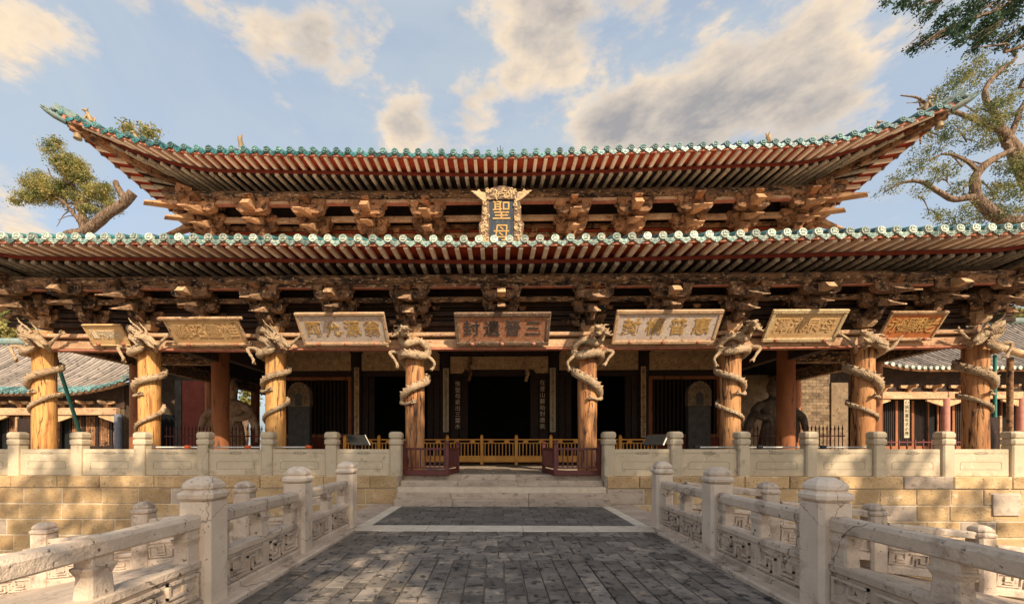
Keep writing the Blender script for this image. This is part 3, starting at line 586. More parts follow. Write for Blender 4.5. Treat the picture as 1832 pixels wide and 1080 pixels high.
# ------------------------------------------------------------------ bracket sets
def arm_poly(h, ht):
    return [(-h, ht), (-h, ht*.5), (-h*.95, ht*.28), (-h*.84, ht*.10), (-h*.68, 0), (h*.68, 0), (h*.84, ht*.10), (h*.95, ht*.28), (h, ht*.5), (h, ht)]
def arm_fwd(y0, y1, ht):                                # y0 inside, y1 (negative) outside; rounded nose underneath
    return [(y0, 0), (y1*.62, 0), (y1*.82, ht*.12), (y1*.95, ht*.34), (y1, ht*.6), (y1, ht), (y0, ht)]
def beak_poly(yi, zi, yo, zo, t):
    """slanting lever with a long scooped point: (yi,zi) inner underside, (yo,zo) the tip"""
    def P(f, up): return (yi+(yo-yi)*f, zi+(zo-zi)*f+up)
    return [P(0, 0), P(.55, 0), P(1, 0), P(1.0, .03), P(.86, t*.30), P(.72, t*.52), P(.60, t*.95), P(0, t)]
def bracket_meshes(k, v, kx, kind, mw, mk):
    """pieces of one bracket set; k scales it outward and sideways, v upward; local -y is outward, z from the plate. kind: col / mid"""
    w = .195*k; ht = .25*v; L = []
    blk = MB().frustum(.20*k, .30*k, 0, .08*v).box(-.15*k, .15*k, -.15*k, .15*k, .08*v, .155*v).mesh('bearing_block', mw)
    def arm(h, y, z): L.append(('bracket_arm', MB().prism(arm_poly(h*kx, ht), -w/2, w/2, 'y').mesh('bracket_arm', mw), tr(0, y*k, z*v)))
    def block(x, y, z): L.append(('bearing_block', blk, tr(x*kx, y*k, z*v)))
    L.append(('bracket_arm', MB().prism(arm_fwd(.35*k, -.52*k, ht), -w/2-.004, w/2+.004, 'x').mesh('bracket_arm', mw), tr(0, 0, .20*v)))
    arm(.46, 0, .205); arm(.46, -.42, .50); arm(.50, -.84, .76)
    for x in (-.37, .37): block(x, -.42, .71)
    for x in (-.40, .40): block(x, -.84, .965)
    block(0, -.43, .402); block(-.37, 0, .41); block(.37, 0, .41)
    t = .22*v
    def bp(yi, zi, yo, zo, t): return beak_poly(yi*k, zi*v, yo*k, zo*v, t)
    if kind == 'col':
        L.append(('beak', MB().prism(bp(.1, .66, -1.16, .30, t), -w/2-.006, w/2+.006, 'x').mesh('beak', mk), ID))
        L.append(('beak', MB().prism(bp(.0, .96, -1.55, .54, t), -w/2-.01, w/2+.01, 'x').mesh('beak', mk), ID))
    else:
        L.append(('beak', MB().prism(bp(.3, .84, -1.20, .44, t*1.05), -w/2-.006, w/2+.006, 'x').mesh('beak', mk), ID))
        q = [(.2*k, .98*v), (-.95*k, .80*v), (-1.30*k, .80*v), (-1.16*k, .98*v), (-.9*k, 1.06*v), (.2*k, 1.18*v)]   # blunt slanted nose of pale wood
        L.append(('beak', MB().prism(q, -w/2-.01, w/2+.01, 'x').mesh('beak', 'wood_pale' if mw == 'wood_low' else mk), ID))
    L.append(('bracket_nose', MB().prism([(.1*k, 1.0*v), (-1.02*k, 1.0*v), (-1.22*k, 1.06*v), (-1.16*k, 1.14*v), (-1.02*k, 1.22*v), (.1*k, 1.22*v)], -w/2, w/2, 'x').mesh('bracket_nose', mw), ID))
    cap = MB().frustum(.30*k, .44*k, 0, .12*v).box(-.22*k, .22*k, -.22*k, .22*k, .12*v, .27*v).mesh('bracket_set', 'wood_pale' if kind == 'col' else mw)
    return cap, L
KL, VL, KU, VU = 1.0, .94, 1.26, 1.22
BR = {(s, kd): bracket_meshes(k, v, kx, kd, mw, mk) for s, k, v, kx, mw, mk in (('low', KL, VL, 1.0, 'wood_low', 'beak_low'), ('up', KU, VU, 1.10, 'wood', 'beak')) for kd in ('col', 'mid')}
def bracket(size, kind, T):
    cap, L = BR[size, kind]
    T = T @ rz(jit(.02))
    b = link('bracket_set', cap, hall, T)
    for nm, me, t in L: link(nm, me, b, T @ t)
def mids(xs): return [(a+b)/2 for a, b in zip(xs[:-1], xs[1:])]
ZP = 4.73
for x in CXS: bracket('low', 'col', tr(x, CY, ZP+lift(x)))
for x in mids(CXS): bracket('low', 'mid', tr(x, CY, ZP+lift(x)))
UX = CXS[1:-1]; ZU = 8.40; ZC, ZCU = ZP+lift(13.45), ZU+lift_u(10.31)
for x in UX: bracket('up', 'col', tr(x, RY, ZU+lift_u(x)))
for x in mids(UX): bracket('up', 'mid', tr(x, RY, ZU+lift_u(x)))
for sx in (-1, 1):
    a = sx*R(90)
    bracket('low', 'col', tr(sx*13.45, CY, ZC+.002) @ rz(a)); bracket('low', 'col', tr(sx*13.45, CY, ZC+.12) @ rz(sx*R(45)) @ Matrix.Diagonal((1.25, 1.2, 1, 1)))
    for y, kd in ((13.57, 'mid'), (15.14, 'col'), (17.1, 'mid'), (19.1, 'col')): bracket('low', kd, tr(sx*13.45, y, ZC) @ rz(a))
    bracket('up', 'col', tr(sx*10.31, RY, ZCU+.002) @ rz(a)); bracket('up', 'col', tr(sx*10.31, RY, ZCU+.36) @ rz(sx*R(45)) @ Matrix.Diagonal((1.25, 1.12, .95, 1)))
    for y, kd in ((17.1, 'mid'), (19.1, 'col')): bracket('up', kd, tr(sx*10.31, y, ZCU) @ rz(a))
# beams between the bracket sets
def long_beams(T0, xs, k, v, zb, tag, fn=lambda x: 0):
    for i, (a, b) in enumerate(zip(xs[:-1], xs[1:])):
        T = T0 @ shear(a, b, fn)
        g = .014
        def bm(nm, y0, y1, z0, z1, m, ex=0):
            m = {'paint_beam': 'pale_beam' if tag == 'up' else 'paint_beam', 'wall_plank': 'wood' if tag == 'up' else 'dark_panel', 'dull_red': 'red_board' if tag == 'up' else 'dark_panel'}.get(m, m)  # light and shade put into the colour: upper planks paler, lower near-black
            link(nm, MB().cbox(a+g, b-g, y0*k, y1*k, zb+z0*v, zb+z1*v, .012).mesh(nm, m), hall, T)
        for nm, y0, y1, z0, z1, m in (('tie_plank', -.06, .07, .56, .70, 'wall_plank'), ('tie_plank', -.06, .07, .82, .95, 'wall_plank'), ('tie_plank', -.06, .07, .26, .40, 'wall_plank'),
                                      ('painted_plank', -.03, .08, .44, .52, 'dull_red'), ('painted_plank', -.03, .09, .735, .79, 'dull_red'),
                                      ('tie_plank', -.47, -.37, .84, .985, 'paint_beam'), ('eave_plank', -.905, -.775, 1.11, 1.20, 'paint_beam')): bm(nm, y0, y1, z0, z1, m)
        link('eave_plank_edge', MB().box(a+g, b-g, -.90*k, -.78*k, zb+1.083*v, zb+1.1095*v).mesh('eave_plank_edge', 'pink_board'), hall, T)
        pts = [(a+(b-a)*f, -.86*k, zb+1.195*v+.125*k) for f in (0.002, .33, .66, .998)]
        link('purlin', MB().tube(pts, .135*k, 12).mesh('purlin', 'paint_beam', True), hall, T @ tr(0, 0, jit(.008)))
    n = int((xs[-1]-xs[0])/.62)
    for i in range(n):                                  # little painted blocks on the wall planks
        x = xs[0]+(i+.5)*(xs[-1]-xs[0])/n
        if i % 2 == 0: link('wall_block', MB().frustum(.14*k, .22*k, 0, .10*k, .06, .10).mesh('wall_block', 'wood') if 'wb'+tag not in CACHE else CACHE['wb'+tag], hall, T0 @ tr(x, -.06*k, fn(x)+zb+(.30 if i % 4 else .72)*v))
CACHE = {}
CACHE['wblow'] = MB().frustum(.14, .22, 0, .10, .06, .10).mesh('wall_block', 'wood'); CACHE['wbup'] = MB().frustum(.19, .30, 0, .14, .08, .14).mesh('wall_block', 'wood')
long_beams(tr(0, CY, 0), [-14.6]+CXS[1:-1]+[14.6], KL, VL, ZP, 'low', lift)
long_beams(tr(0, RY, 0), [-11.6]+UX[1:-1]+[11.6], KU, VU, ZU, 'up', lift_u)
for sx in (-1, 1):
    long_beams(tr(sx*13.45, 12, 0) @ rz(sx*R(90)), [-.8*0+.05, 3.14, 7.1, 10.7, 14.3, 17.9, 21] if sx > 0 else [-21, -17.9, -14.3, -10.7, -7.1, -3.14, -.05], KL, VL, ZC, 'low')
    long_beams(tr(sx*10.31, RY, 0) @ rz(sx*R(90)), [.05, 3.96, 7.6, 11.2, 14.76] if sx > 0 else [-14.76, -11.2, -7.6, -3.96, -.05], KU, VU, ZCU, 'up')
# walls behind the brackets, upper body, porch ceiling
def wall(x0, x1, y0, y1, z0, z1, m, name='wall'): return link(name, MB().box(x0, x1, y0, y1, z0, z1).mesh(name, m), hall)
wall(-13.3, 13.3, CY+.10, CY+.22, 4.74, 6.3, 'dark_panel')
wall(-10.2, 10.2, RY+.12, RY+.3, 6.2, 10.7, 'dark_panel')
for sx in (-1, 1):
    a, b = sorted((sx*13.3, sx*13.42)); wall(a, b, CY+.25, 33, 4.98, 6.5, 'dark_panel')
    a, b = sorted((sx*10.2, sx*10.36)); wall(a, b, RY+.32, 29.9, 6.2, 10.7, 'dark_panel')
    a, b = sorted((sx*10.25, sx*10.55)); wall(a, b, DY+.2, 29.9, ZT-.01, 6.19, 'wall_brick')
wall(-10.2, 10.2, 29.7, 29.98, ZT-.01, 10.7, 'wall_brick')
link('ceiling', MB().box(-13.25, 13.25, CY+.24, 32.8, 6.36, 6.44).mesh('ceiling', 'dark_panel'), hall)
# door wall
DX = [-10.31, -6.57, -2.49, 2.49, 6.57, 10.31]
for i, (a, b) in enumerate(zip(DX[:-1], DX[1:])):
    a2, b2 = a+.25, b-.25; ctr = i == 2
    if ctr:
        beam('lintel', a2, b2, DY-.14, DY+.1, 5.02, 5.62, 'lintel'); beam('lintel_frieze', a2, b2, DY-.06, DY+.08, 5.66, 6.3, 'dark_panel')
        for sx in (-1, 1): link('lintel_corbel', MB().prism([(0, 0), (.55, 0), (.65, .12), (.65, .3), (0, .3)] if sx < 0 else [(0, 0), (-.55, 0), (-.65, .12), (-.65, .3), (0, .3)], DY-.16, DY-.02).mesh('lintel_corbel', 'lintel'), hall, tr(a2 if sx < 0 else b2, 0, 4.84))
    else:
        d = .30
        poly = [(a2, 4.98), (b2, 4.98), (b2, 5.75), (b2-d, 6.02), (a2+(d if i in (1, 3) else 0), 6.02), (a2, 5.75)] if i in (0, 1) else [(a2, 4.98), (b2, 4.98), (b2, 5.75), (b2-.02, 6.02), (a2+d, 6.02), (a2, 5.75)]
        link('lintel', MB().prism(poly, DY-.14, DY+.1).mesh('lintel', 'lintel'), hall)
        for k in range(7):
            x = a2+(k+.5)*(b2-a2)/7; link('lintel_carving', MB().ball((x, DY-.14, 5.5), (.17, .03, .24), 8, 4).mesh('lintel_carving', 'lintel', True), hall)
    beam('transom', a2, b2, DY-.08, DY+.08, 4.72, 4.97 if not ctr else 5.0, 'door')
    if i in (0, 4):                                     # lattice windows over a red dado
        wf = link('window', MB().box(a2, a2+.16, DY-.07, DY+.07, 1.9, 4.7).box(b2-.16, b2, DY-.07, DY+.07, 1.9, 4.7).box(a2+.16, b2-.16, DY-.07, DY+.07, 1.9, 2.06).box(a2+.16, b2-.16, DY-.07, DY+.07, 4.56, 4.7).mesh('window', 'column_red'), hall)
        n = 16
        for k in range(n):
            x = a2+.16+(k+.5)*(b2-a2-.32)/n; link('lattice_bar', MB().box(x-.035, x+.035, DY-.03, DY+.03, 2.06, 4.56).mesh('lattice_bar', 'door'), wf)
        link('dado', MB().box(a2, b2, DY-.05, DY+.05, ZT-.01, 1.88).box(a2+.25, (a2+b2)/2-.12, DY-.07, DY-.05, .95, 1.75).box((a2+b2)/2+.12, b2-.25, DY-.07, DY-.05, .95, 1.75).mesh('dado', 'door_red'), hall)
        link('window_dark_sheet', MB().box(a2, b2, DY+.3, DY+.34, 1.8, 4.8).mesh('window_dark_sheet', 'dark'), hall)  # black sheet painted as the dark of the room behind
    else:
        wj = .42 if ctr else .30
        for sx, e in ((1, a2), (-1, b2)):
            for q in range(2):
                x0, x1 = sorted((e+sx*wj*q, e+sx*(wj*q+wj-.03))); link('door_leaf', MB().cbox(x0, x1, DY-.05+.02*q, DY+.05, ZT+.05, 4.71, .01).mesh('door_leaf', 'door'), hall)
        link('threshold', MB().cbox(a2, b2, DY-.1, DY+.1, ZT-.01, ZT+.14, .02).mesh('threshold', 'door_red'), hall)
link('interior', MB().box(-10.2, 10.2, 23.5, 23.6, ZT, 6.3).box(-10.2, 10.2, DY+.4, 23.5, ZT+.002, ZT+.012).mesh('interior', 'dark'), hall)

# ------------------------------------------------------------------ roofs
tile_seg = 7
end_me = {}
for key, m in (('up', 'tile_end'), ('low', 'tile_worn')):
    mb = MB(); n = 14; r = .096
    def ring(rr, yy): return [(rr*math.cos(2*math.pi*i/n), yy, rr*math.sin(2*math.pi*i/n)) for i in range(n)]
    vs = ring(r, .06)+ring(r, -.012)+ring(r*.97, -.02)+ring(r*.80, -.02)+ring(r*.76, -.008)+ring(r*.5, -.010)+[(0, -.028, 0)]
    fs = [(j*n+i, (j+1)*n+i, (j+1)*n+(i+1) % n, j*n+(i+1) % n) for j in range(5) for i in range(n)]+[(5*n+i, 6*n, 5*n+(i+1) % n) for i in range(n)]
    mb.add(vs, fs)
    for x, z, w_, h_ in ((-.032, .024, .017, .010), (.032, .024, .017, .010), (0, -.028, .048, .012), (0, .052, .03, .008)): mb.box(x-w_, x+w_, -.034, -.01, z-h_, z+h_)
    end_me[key] = mb.mesh('tile_end', m)
drip_me = {}
for key, m in (('up', 'tile_end'), ('low', 'tile_worn')):
    w2 = .15; poly = [(-w2, .03), (-w2*.92, -.03), (-w2*.72, -.075), (-w2*.5, -.085), (-w2*.3, -.115), (-w2*.12, -.12), (0, -.15), (w2*.12, -.12), (w2*.3, -.115), (w2*.5, -.085), (w2*.72, -.075), (w2*.92, -.03), (w2, .03), (0, -.02)]
    mb = MB().prism(poly, -.012, .02)
    mb.box(-.055, .055, -.024, -.011, -.082, -.066).box(-.10, -.07, -.024, -.011, -.05, -.034).box(.07, .10, -.024, -.011, -.05, -.034).box(-.03, .03, -.024, -.011, -.045, -.034)
    drip_me[key] = mb.mesh('drip_tile', 'tile' if key == 'up' else 'drip_mid')
raf_me = MB().lathe([(.066, 0), (.066, 1)], 10).mesh('rafter', 'rafter', True); raf_me.transform(rx(R(-90))); raf_me.materials.append(M['rafter_end']); raf_me.polygons[len(raf_me.polygons)-2].material_index = 1; raf_me.polygons[len(raf_me.polygons)-1].material_index = 1
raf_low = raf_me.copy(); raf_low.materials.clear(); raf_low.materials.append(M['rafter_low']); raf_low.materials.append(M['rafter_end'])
fly_me = MB().box(-.05, .05, 0, 1, -.05, .05).mesh('flying_rafter', 'fly')
hip_me = MB().box(-.10, .10, 0, 1, -.10, .14).mesh('hip_rafter', 'wood')
def align(P, Q):
    P, Q = Vector(P), Vector(Q); d = Q-P; L_ = d.length; y = d.normalized(); x = y.cross(Vector((0, 0, 1))).normalized(); z = x.cross(y)
    m = Matrix((x, y, z)).transposed().to_4x4(); return Matrix.Translation(P) @ m @ Matrix.Diagonal((1, L_, 1, 1))
class Roof:
    def __init__(s, key, hx, y0, y1, z0, r_lin, r_len, r_cor, q_cor, ch, dmax, prof, d_in, sl):
        s.sl = sl; s.key, s.z0, s.prof, s.dmax, s.d_in = key, z0, prof, dmax, d_in
        s.r = lambda q: r_lin*max(0, 1-q/r_len)+r_cor*max(0, 1-q/q_cor)**1.8
        s.c = lambda q: ch*max(0, 1-q/(q_cor*1.15))**2
        yc = (y0+y1)/2; hy = (y1-y0)/2
        s.faces = [(tr(0, y0, 0), hx), (tr(-hx, yc, 0) @ rz(R(-90)), hy), (tr(hx, yc, 0) @ rz(R(90)), hy), (tr(0, y1, 0) @ rz(R(180)), hx)]
    def S(s, t, d, L):
        q = L-abs(t); sg = 1 if t > 0 else -1; f = max(0, 1-d/4.5); c = s.c(q)*f*f
        return Vector((t+sg*c, d-c, s.z0+s.r(q)*f*f+s.prof(d)))
    def E(s, t, L): return s.S(t, 0, L)
def build_roof(R_, name, label_m):
    key = R_.key
    sh = MB()
    for T, L in R_.faces:
        nu, nv = 48, 10; vs = []; fs = []
        for j in range(nv+1):
            d = R_.dmax*j/nv
            for i in range(nu+1):
                t = (L-d)*(2*i/nu-1); p = R_.S(t, d, L)
                if d < 1e-6: p = R_.S(L*(2*i/nu-1), 0, L)
                vs.append(T @ (p+Vector((0, .02, -.05))))
        for j in range(nv):
            for i in range(nu): a = j*(nu+1)+i; fs.append((a, a+1, a+nu+2, a+nu+1))
        sh.add(vs, fs)
    roof = link(name, sh.mesh(name, 'grey_tile', True), hall)
    sp_t, sp_r = .362, .312
    for fi, (T, L) in enumerate(R_.faces[:3]):
        Tr = T.to_3x3().to_4x4(); ang = (0, R(-90), R(90))[fi]
        near = (lambda t: True) if fi == 0 else (lambda t: t > -L+0 and ((t < L and (T @ Vector((t, 0, 0))).y < 22)))
        n = int(2*L/sp_t); ts = [(-L+.10)+(2*L-.20)*i/n for i in range(n+1)]
        for i, t in enumerate(ts):
            if not near(t): continue
            q = L-abs(t); e = T @ R_.E(t, L)
            link('tile_end', end_me[key], roof, tr(*e) @ rz(ang) @ ry(jit(.12)) @ rx(-.12))
            dm = min(3.0, q+.12) if q > .1 else .12
            pts = [T @ (R_.S(t, dm*k/5, L)+Vector((0, .01, .0))) for k in range(6)]
            if key == 'up' and q < 4.5: link('tile_row', MB().tube(pts, .088, 8).mesh('tile_row', 'tile', True), roof)
            else:
                link('tile_row', MB().tube(pts[:2], .088, 8).mesh('tile_row', 'tile', True), roof); link('plain_tile_row', MB().tube(pts[1:], .085, 6).mesh('plain_tile_row', 'grey_tile', True), roof)
            if i < n:
                t2 = (t+ts[i+1])/2; e2 = T @ R_.E(t2, L); dx = T @ R_.E(t2+.05, L)-T @ R_.E(t2-.05, L); dloc = Tr.inverted() @ dx
                link('drip_tile', drip_me[key], roof, tr(*e2) @ rz(ang) @ ry(-math.atan2(dloc.z, abs(dloc.x)+1e-6)) @ tr(0, .02, -.045))
        # rafters
        n = int(2*L/sp_r); qf = 2.7
        zin = R_.z0-.33+R_.sl*R_.d_in
        def raf_pts(t):
            q = L-abs(t); sg = 1 if t > 0 else -1; e = R_.E(t, L)
            hq = min(R_.d_in, q*1.25+.15); zi = zin
            if q < 1.76: pin = Vector((sg*(L-hq), hq, (R_.z0+R_.r(0)-.36)+(zin-(R_.z0+R_.r(0)-.36))*hq/R_.d_in))
            else: pin = Vector((t-sg*.59*max(0, 1-(q-1.76)/1.8), R_.d_in, zin))
            drn = (pin-e); drn.z = 0; ln = drn.length; drn.normalize()
            return e, drn, ln, pin
        for i in range(n+1):
            t = -L+.16+(2*L-.32)*i/n
            if not near(t): continue
            e, drn, ln, pin = raf_pts(t)
            cut = min(.74/max(.6, abs(drn.y)), ln*.55)
            o1 = e+drn*cut; o1.z = e.z-.33+.02
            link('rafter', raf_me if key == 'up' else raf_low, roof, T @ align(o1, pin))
            f0 = e+drn*.10; f0.z = e.z-.150; f1 = e+drn*(cut+.30); f1.z = e.z-.15+.05
            link('flying_rafter', fly_me, roof, T @ align(f0, f1))
        # soffit boards and eave boards, swept along the curve
        nu = 90; sf = [MB(), MB()]; eb = [MB(), MB(), MB()]
        rows = []
        for i in range(nu+1):
            t = -L+2*L*i/nu; e, drn, ln, pin = raf_pts(t if abs(t) < L-.01 else math.copysign(L-.01, t)); rows.append((e, drn, pin))
        def strip(mb, fn):
            vs = []; m_ = None
            for e, drn, pin in rows:
                c = fn(e, drn, pin); m_ = len(c); vs += c
            fs = [(i*m_+k, i*m_+(k+1) % m_, (i+1)*m_+(k+1) % m_, (i+1)*m_+k) for i in range(nu) for k in range(m_ if m_ > 2 else 1)]
            mb.add(vs, fs)
        def dz(p, z): q = p.copy(); q.z = z; return q
        strip(sf[0], lambda e, d, p: [dz(e+d*.05, e.z-.092), dz(e+d*min(1.1, (p-e).length*.7), e.z-.035)])
        def rs(e, d, p):
            o = e+d*min(.80, (p-e).length*.5); o.z = e.z-.235; i_ = p.copy(); i_.z += .07; return [o, i_]
        strip(sf[1], rs)
        strip(eb[0], lambda e, d, p: [dz(e+d*.045, e.z-.155), dz(e+d*.045, e.z-.035), dz(e+d*.085, e.z-.035), dz(e+d*.085, e.z-.155)])
        strip(eb[1], lambda e, d, p: [dz(e+d*.70, e.z-.27), dz(e+d*.70, e.z-.185), dz(e+d*.75, e.z-.185), dz(e+d*.75, e.z-.27)])
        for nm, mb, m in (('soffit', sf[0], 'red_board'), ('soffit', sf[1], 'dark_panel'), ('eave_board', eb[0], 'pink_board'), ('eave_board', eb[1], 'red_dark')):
            link(nm, mb.mesh(nm, m), roof, T)
    # hips
    T, L = R_.faces[0]
    for sx in (-1, 1):
        tip = R_.E(sx*(L-.001), L); inn = Vector((sx*(L-3.4), 3.4, R_.z0-.33+R_.sl*R_.d_in-.05))
        a = tip+(inn-tip)*.06; a.z = tip.z-.30; mid_ = tip+(inn-tip)*.4; mid_.z = tip.z-.30-(tip.z-.3-inn.z)*.72
        link('hip_rafter', hip_me, roof, T @ align(a, mid_)); link('hip_rafter', hip_me, roof, T @ align(mid_+(mid_-a)*.0, inn))
        # tip cover: glazed dragon head pointing out of the corner
        o = Vector((sx, -1, 0)).normalized(); h = MB(); b0 = T @ (tip+Vector((0, 0, -.13)))
        h.tube([b0-o*.25+Vector((0, 0, -.10)), b0+Vector((0, 0, -.04)), b0+o*.16+Vector((0, 0, .01)), b0+o*.30+Vector((0, 0, .07))], [.09, .09, .06, .012], 8)
        h.tube([b0+o*.1+Vector((0, 0, .08)), b0+o*.2+Vector((0, 0, .09)), b0+o*.27+Vector((0, 0, .13))], [.06, .045, .025], 6).ball(b0+o*.02+Vector((0, 0, .13)), .07, 8, 5)
        link('corner_dragon', h.mesh('corner_dragon', 'ridge', True), roof)
        # ridge up the hip
        rp = [T @ (R_.S(sx*(L-d-.001), d, L)+Vector((0, 0, .10))) for d in [x*.35 for x in range(int(R_.dmax/.35))]]
        rb = MB(); sd = Vector((1, sx, 0)).normalized(); vs = []; nrg = 8
        for p in rp:
            for u, z in ((-.09, -.12), (-.09, .02), (-.06, .05), (-.045, .10), (.045, .10), (.06, .05), (.09, .02), (.09, -.12)): vs.append(p+sd*u+Vector((0, 0, z)))
        fs = [(i*8+k, i*8+(k+1) % 8, (i+1)*8+(k+1) % 8, (i+1)*8+k) for i in range(len(rp)-1) for k in range(8)]+[tuple(range(8)), tuple(range(len(vs)-8, len(vs)))[::-1]]
        rb.add(vs, fs); link('hip_ridge', rb.mesh('hip_ridge', 'ridge'), roof)
        def beast(d, sc, m, kind):
            p = T @ (R_.S(sx*(L-d-.001), d, L)+Vector((0, 0, .19))); b = MB(); k = sc
            Tb = tr(*p) @ rz(math.atan2(-1, sx)) @ Matrix.Diagonal((k, k, k, 1))   # local +x points out of the corner
            if kind == 'sit':
                b.tube([(-.12, 0, 0), (-.08, 0, .14), (.0, 0, .30), (.06, 0, .42)], [.13, .14, .11, .07], 8).ball((.09, 0, .48), (.11, .085, .09), 8, 5)
                b.tube([(.16, 0, .47), (.25, 0, .45)], [.05, .03], 6).tube([(.02, .06, .3), (.12, .07, .12), (.13, .07, 0)], [.05, .04, .045], 6).tube([(.02, -.06, .3), (.12, -.07, .12), (.13, -.07, 0)], [.05, .04, .045], 6)
                b.tube([(-.2, 0, .05), (-.26, 0, .22), (-.18, 0, .36)], [.05, .05, .02], 6).tube([(.04, .05, .55), (.0, .08, .64)], [.03, .01], 5).tube([(.04, -.05, .55), (.0, -.08, .64)], [.03, .01], 5)
            else:
                b.tube([(-.35, 0, 0), (-.18, 0, .12), (.05, 0, .22), (.2, 0, .38), (.34, 0, .50)], [.16, .18, .16, .12, .05], 8).tube([(.2, 0, .28), (.38, 0, .34)], [.08, .03], 6)
                b.tube([(.08, .06, .40), (-.08, .1, .55), (-.2, .1, .58)], [.05, .03, .01], 5).tube([(.08, -.06, .40), (-.08, -.1, .55), (-.2, -.1, .58)], [.05, .03, .01], 5)
                for q in range(4): b.tube([(-.1-.1*q, 0, .16-.03*q), (-.2-.1*q, 0, .34-.04*q)], [.07, .015], 5)
            link('ridge_beast', b.mesh('ridge_beast', m, True), roof, Tb)
        if key == 'up':
            beast(.35, .60, 'beast', 'sit'); beast(.95, .58, 'beast', 'sit'); beast(2.3, .9, 'ridge', 'dragon')
            bl = T @ (tip+Vector((-sx*.35, .35, -.62))); link('wind_bell', MB().lathe([(.01, .26), (.06, .24), (.085, .12), (.11, 0), (.09, 0)], 10).box(-.008, .008, -.008, .008, .25, .40).mesh('wind_bell', 'beast', True), roof, tr(*bl))
        else: beast(1.2, .8, 'ridge', 'dragon')
    return roof
OVU, OVL = 2.45, 2.1
up = Roof('up', 10.31+OVU, RY-OVU, 29.9+OVU, 10.47, .36, 13.0, .70, 3.4, .55, 9.6, lambda d: .40*d+.022*d*d, 2.35, .19)
low = Roof('low', 13.45+OVL, CY-OVL, 33+OVL, 6.44, .24, 15.0, .8, 3.2, .5, 5.2, lambda d: .36*d+.018*d*d, 2.0, .06)
upper_roof = build_roof(up, 'upper_roof', ''); lower_roof = build_roof(low, 'lower_roof', '')
# lone ridge ornaments that stand up over the upper eave
for px, py, kind in ((431, 262, 0), (1376, 258, 0), (895, 280, 1)):
    p = at(px, py, 13.2); b = MB()
    if kind == 0: b.tube([(0, 0, -.3), (.02, 0, .05), (-.03, 0, .22), (.03, 0, .38)], [.07, .085, .07, .02], 7).tube([(-.02, 0, .15), (-.10, 0, .34)], [.05, .015], 5)
    else: b.tube([(0, 0, -.3), (0, 0, .34)], .012, 5).tube([(-.09, 0, .28), (-.08, 0, .12), (0, 0, .08), (.08, 0, .12), (.09, 0, .28)], .011, 5)
    link('roof_ornament', b.mesh('roof_ornament', 'beast' if kind == 0 else 'iron', True), upper_roof, tr(*p))
